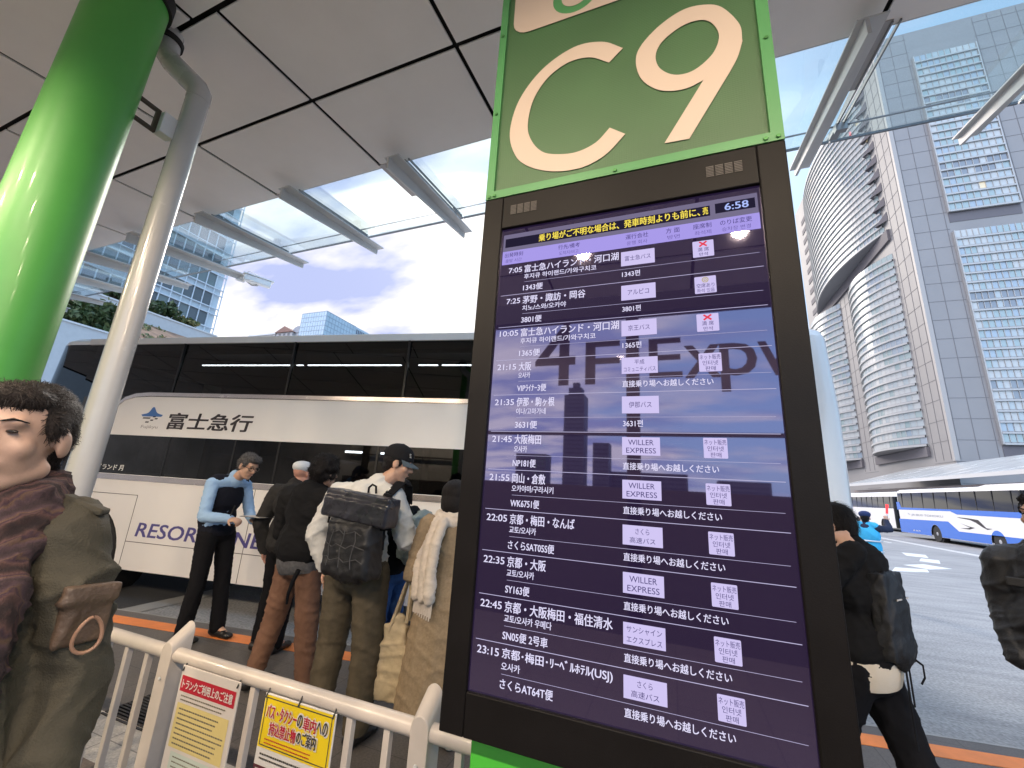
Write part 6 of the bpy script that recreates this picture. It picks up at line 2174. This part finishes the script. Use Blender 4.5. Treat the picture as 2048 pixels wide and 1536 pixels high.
m_flap = mat('brown_leather_trim', (0.095, 0.062, 0.042), 0.55, var=0.3, vs=9, bump=0.3, bs=120)
sh_ = J['shL']
rp_ = Matrix.Rotation(R(-50), 3, 'Z')
mid_ = sh_ * 0.45 + J['elL'] * 0.55
blob('sleeve_pocket', [BX(mid_ + V3((-0.042, 0.052, 0.0)), (0.013, 0.042, 0.058), rp_), BX(mid_ + V3((-0.047, 0.058, 0.045)), (0.013, 0.047, 0.018), rp_)], m_flap, ct, 0.007, 2, (0.004, 24, 92))
q = M(); b_ = sh_ * 0.25 + J['elL'] * 0.75 + V3((-0.052, 0.075, 0.015))
lp_ = [b_ + V3((0.017 * math.sin(a) * (1 - 0.35 * math.cos(a)), 0.014 * math.sin(a), -0.042 * (1 - math.cos(a)) / 1.25 + 0.04)) for a in [2 * PI * i / 20 for i in range(21)]]
q.tube(lp_, 0.0036, 8, caps=False)
q.build('pull_loop', mat('tan_leather_loop', (0.30, 0.17, 0.11), 0.5), ct)
blob('epaulette', [BX(sh_ + V3((0.0, 0.0, 0.070)), (0.055, 0.020, 0.008), Matrix.Rotation(R(-22), 3, 'Y'))], m_ocoat, ct, 0.006, 1)
blob('collar', [BX((-0.120, 0.0, 1.392), (0.040, 0.050, 0.009), Matrix.Rotation(R(-32), 3, 'Y')), C((-0.09, -0.06, 1.40), 0.035, (0.09, -0.06, 1.40), 0.035)], m_ocoat, ct, 0.0085, 3, (0.004, 22, 93))


def scarf_material():
    m = bpy.data.materials.new('striped_scarf_wool')
    m.use_nodes = True
    N, L = m.node_tree.nodes, m.node_tree.links
    b = N['Principled BSDF']
    tc = N.new('ShaderNodeTexCoord')
    mp = N.new('ShaderNodeMapping'); mp.inputs['Rotation'].default_value = (0, R(18), R(30)); mp.inputs['Scale'].default_value = (1, 1, 0.5)
    L.new(tc.outputs['Object'], mp.inputs[0])
    wv = N.new('ShaderNodeTexWave'); wv.inputs['Scale'].default_value = 9; wv.inputs['Distortion'].default_value = 0.9; wv.inputs['Detail'].default_value = 2
    L.new(mp.outputs[0], wv.inputs['Vector'])
    r = N.new('ShaderNodeValToRGB')
    cs = [(0.0, (0.035, 0.022, 0.022)), (0.25, (0.12, 0.062, 0.055)), (0.45, (0.055, 0.030, 0.042)), (0.62, (0.13, 0.075, 0.050)), (0.8, (0.09, 0.052, 0.060)), (1.0, (0.045, 0.028, 0.030))]
    while len(r.color_ramp.elements) < len(cs):
        r.color_ramp.elements.new(0.5)
    for el, (p_, c_) in zip(r.color_ramp.elements, cs):
        el.position = p_; el.color = (*c_, 1)
    L.new(wv.outputs['Fac'], r.inputs[0]); L.new(r.outputs[0], b.inputs['Base Color'])
    b.inputs['Roughness'].default_value = 0.95
    no = N.new('ShaderNodeTexNoise'); no.inputs['Scale'].default_value = 300
    L.new(tc.outputs['Object'], no.inputs['Vector'])
    bp = N.new('ShaderNodeBump'); bp.inputs['Strength'].default_value = 0.5; bp.inputs['Distance'].default_value = 0.004
    L.new(no.outputs['Fac'], bp.inputs['Height']); L.new(bp.outputs[0], b.inputs['Normal'])
    return m


P = []
for (dz, rx, ry, rr_) in ((0.0, 0.105, 0.092, 0.045), (0.045, 0.095, 0.085, 0.038), (-0.045, 0.120, 0.105, 0.042)):
    ring_ = [V3((rx * math.cos(a), 0.02 + ry * math.sin(a), 1.385 + dz - 0.028 * math.sin(a))) for a in [2 * PI * i / 16 for i in range(17)]]
    P += chain(ring_, [rr_] * 17)
for (xx, yy, z1) in ((-0.075, 0.135, 0.80), (-0.125, 0.105, 0.92), (-0.02, 0.15, 0.70), (0.05, 0.15, 0.64)):
    P += chain([(xx * 0.7, yy - 0.04, 1.36), (xx, yy + 0.015, 1.22), (xx * 1.1, yy + 0.03, 1.0), (xx * 1.15, yy + 0.045, z1)], [0.040, 0.042, 0.040, 0.040])
blob('scarf', P, scarf_material(), t, 0.0085, 3, (0.0062, 30, 94))
blob('trousers', trouser_prims(J, 0.010), fabric('dark_brown_trousers', (0.05, 0.042, 0.035)), t, 0.014, 4, (0.004, 22, 95), cuts=[((0, 0, 0.05), (0, 0, -1))])
shoes(t, J)
# ------------------------------------------------------------------ tidy up
bpy.data.objects.remove(_to)
bpy.data.curves.remove(_tc)
bpy.data.scenes.remove(_ts)
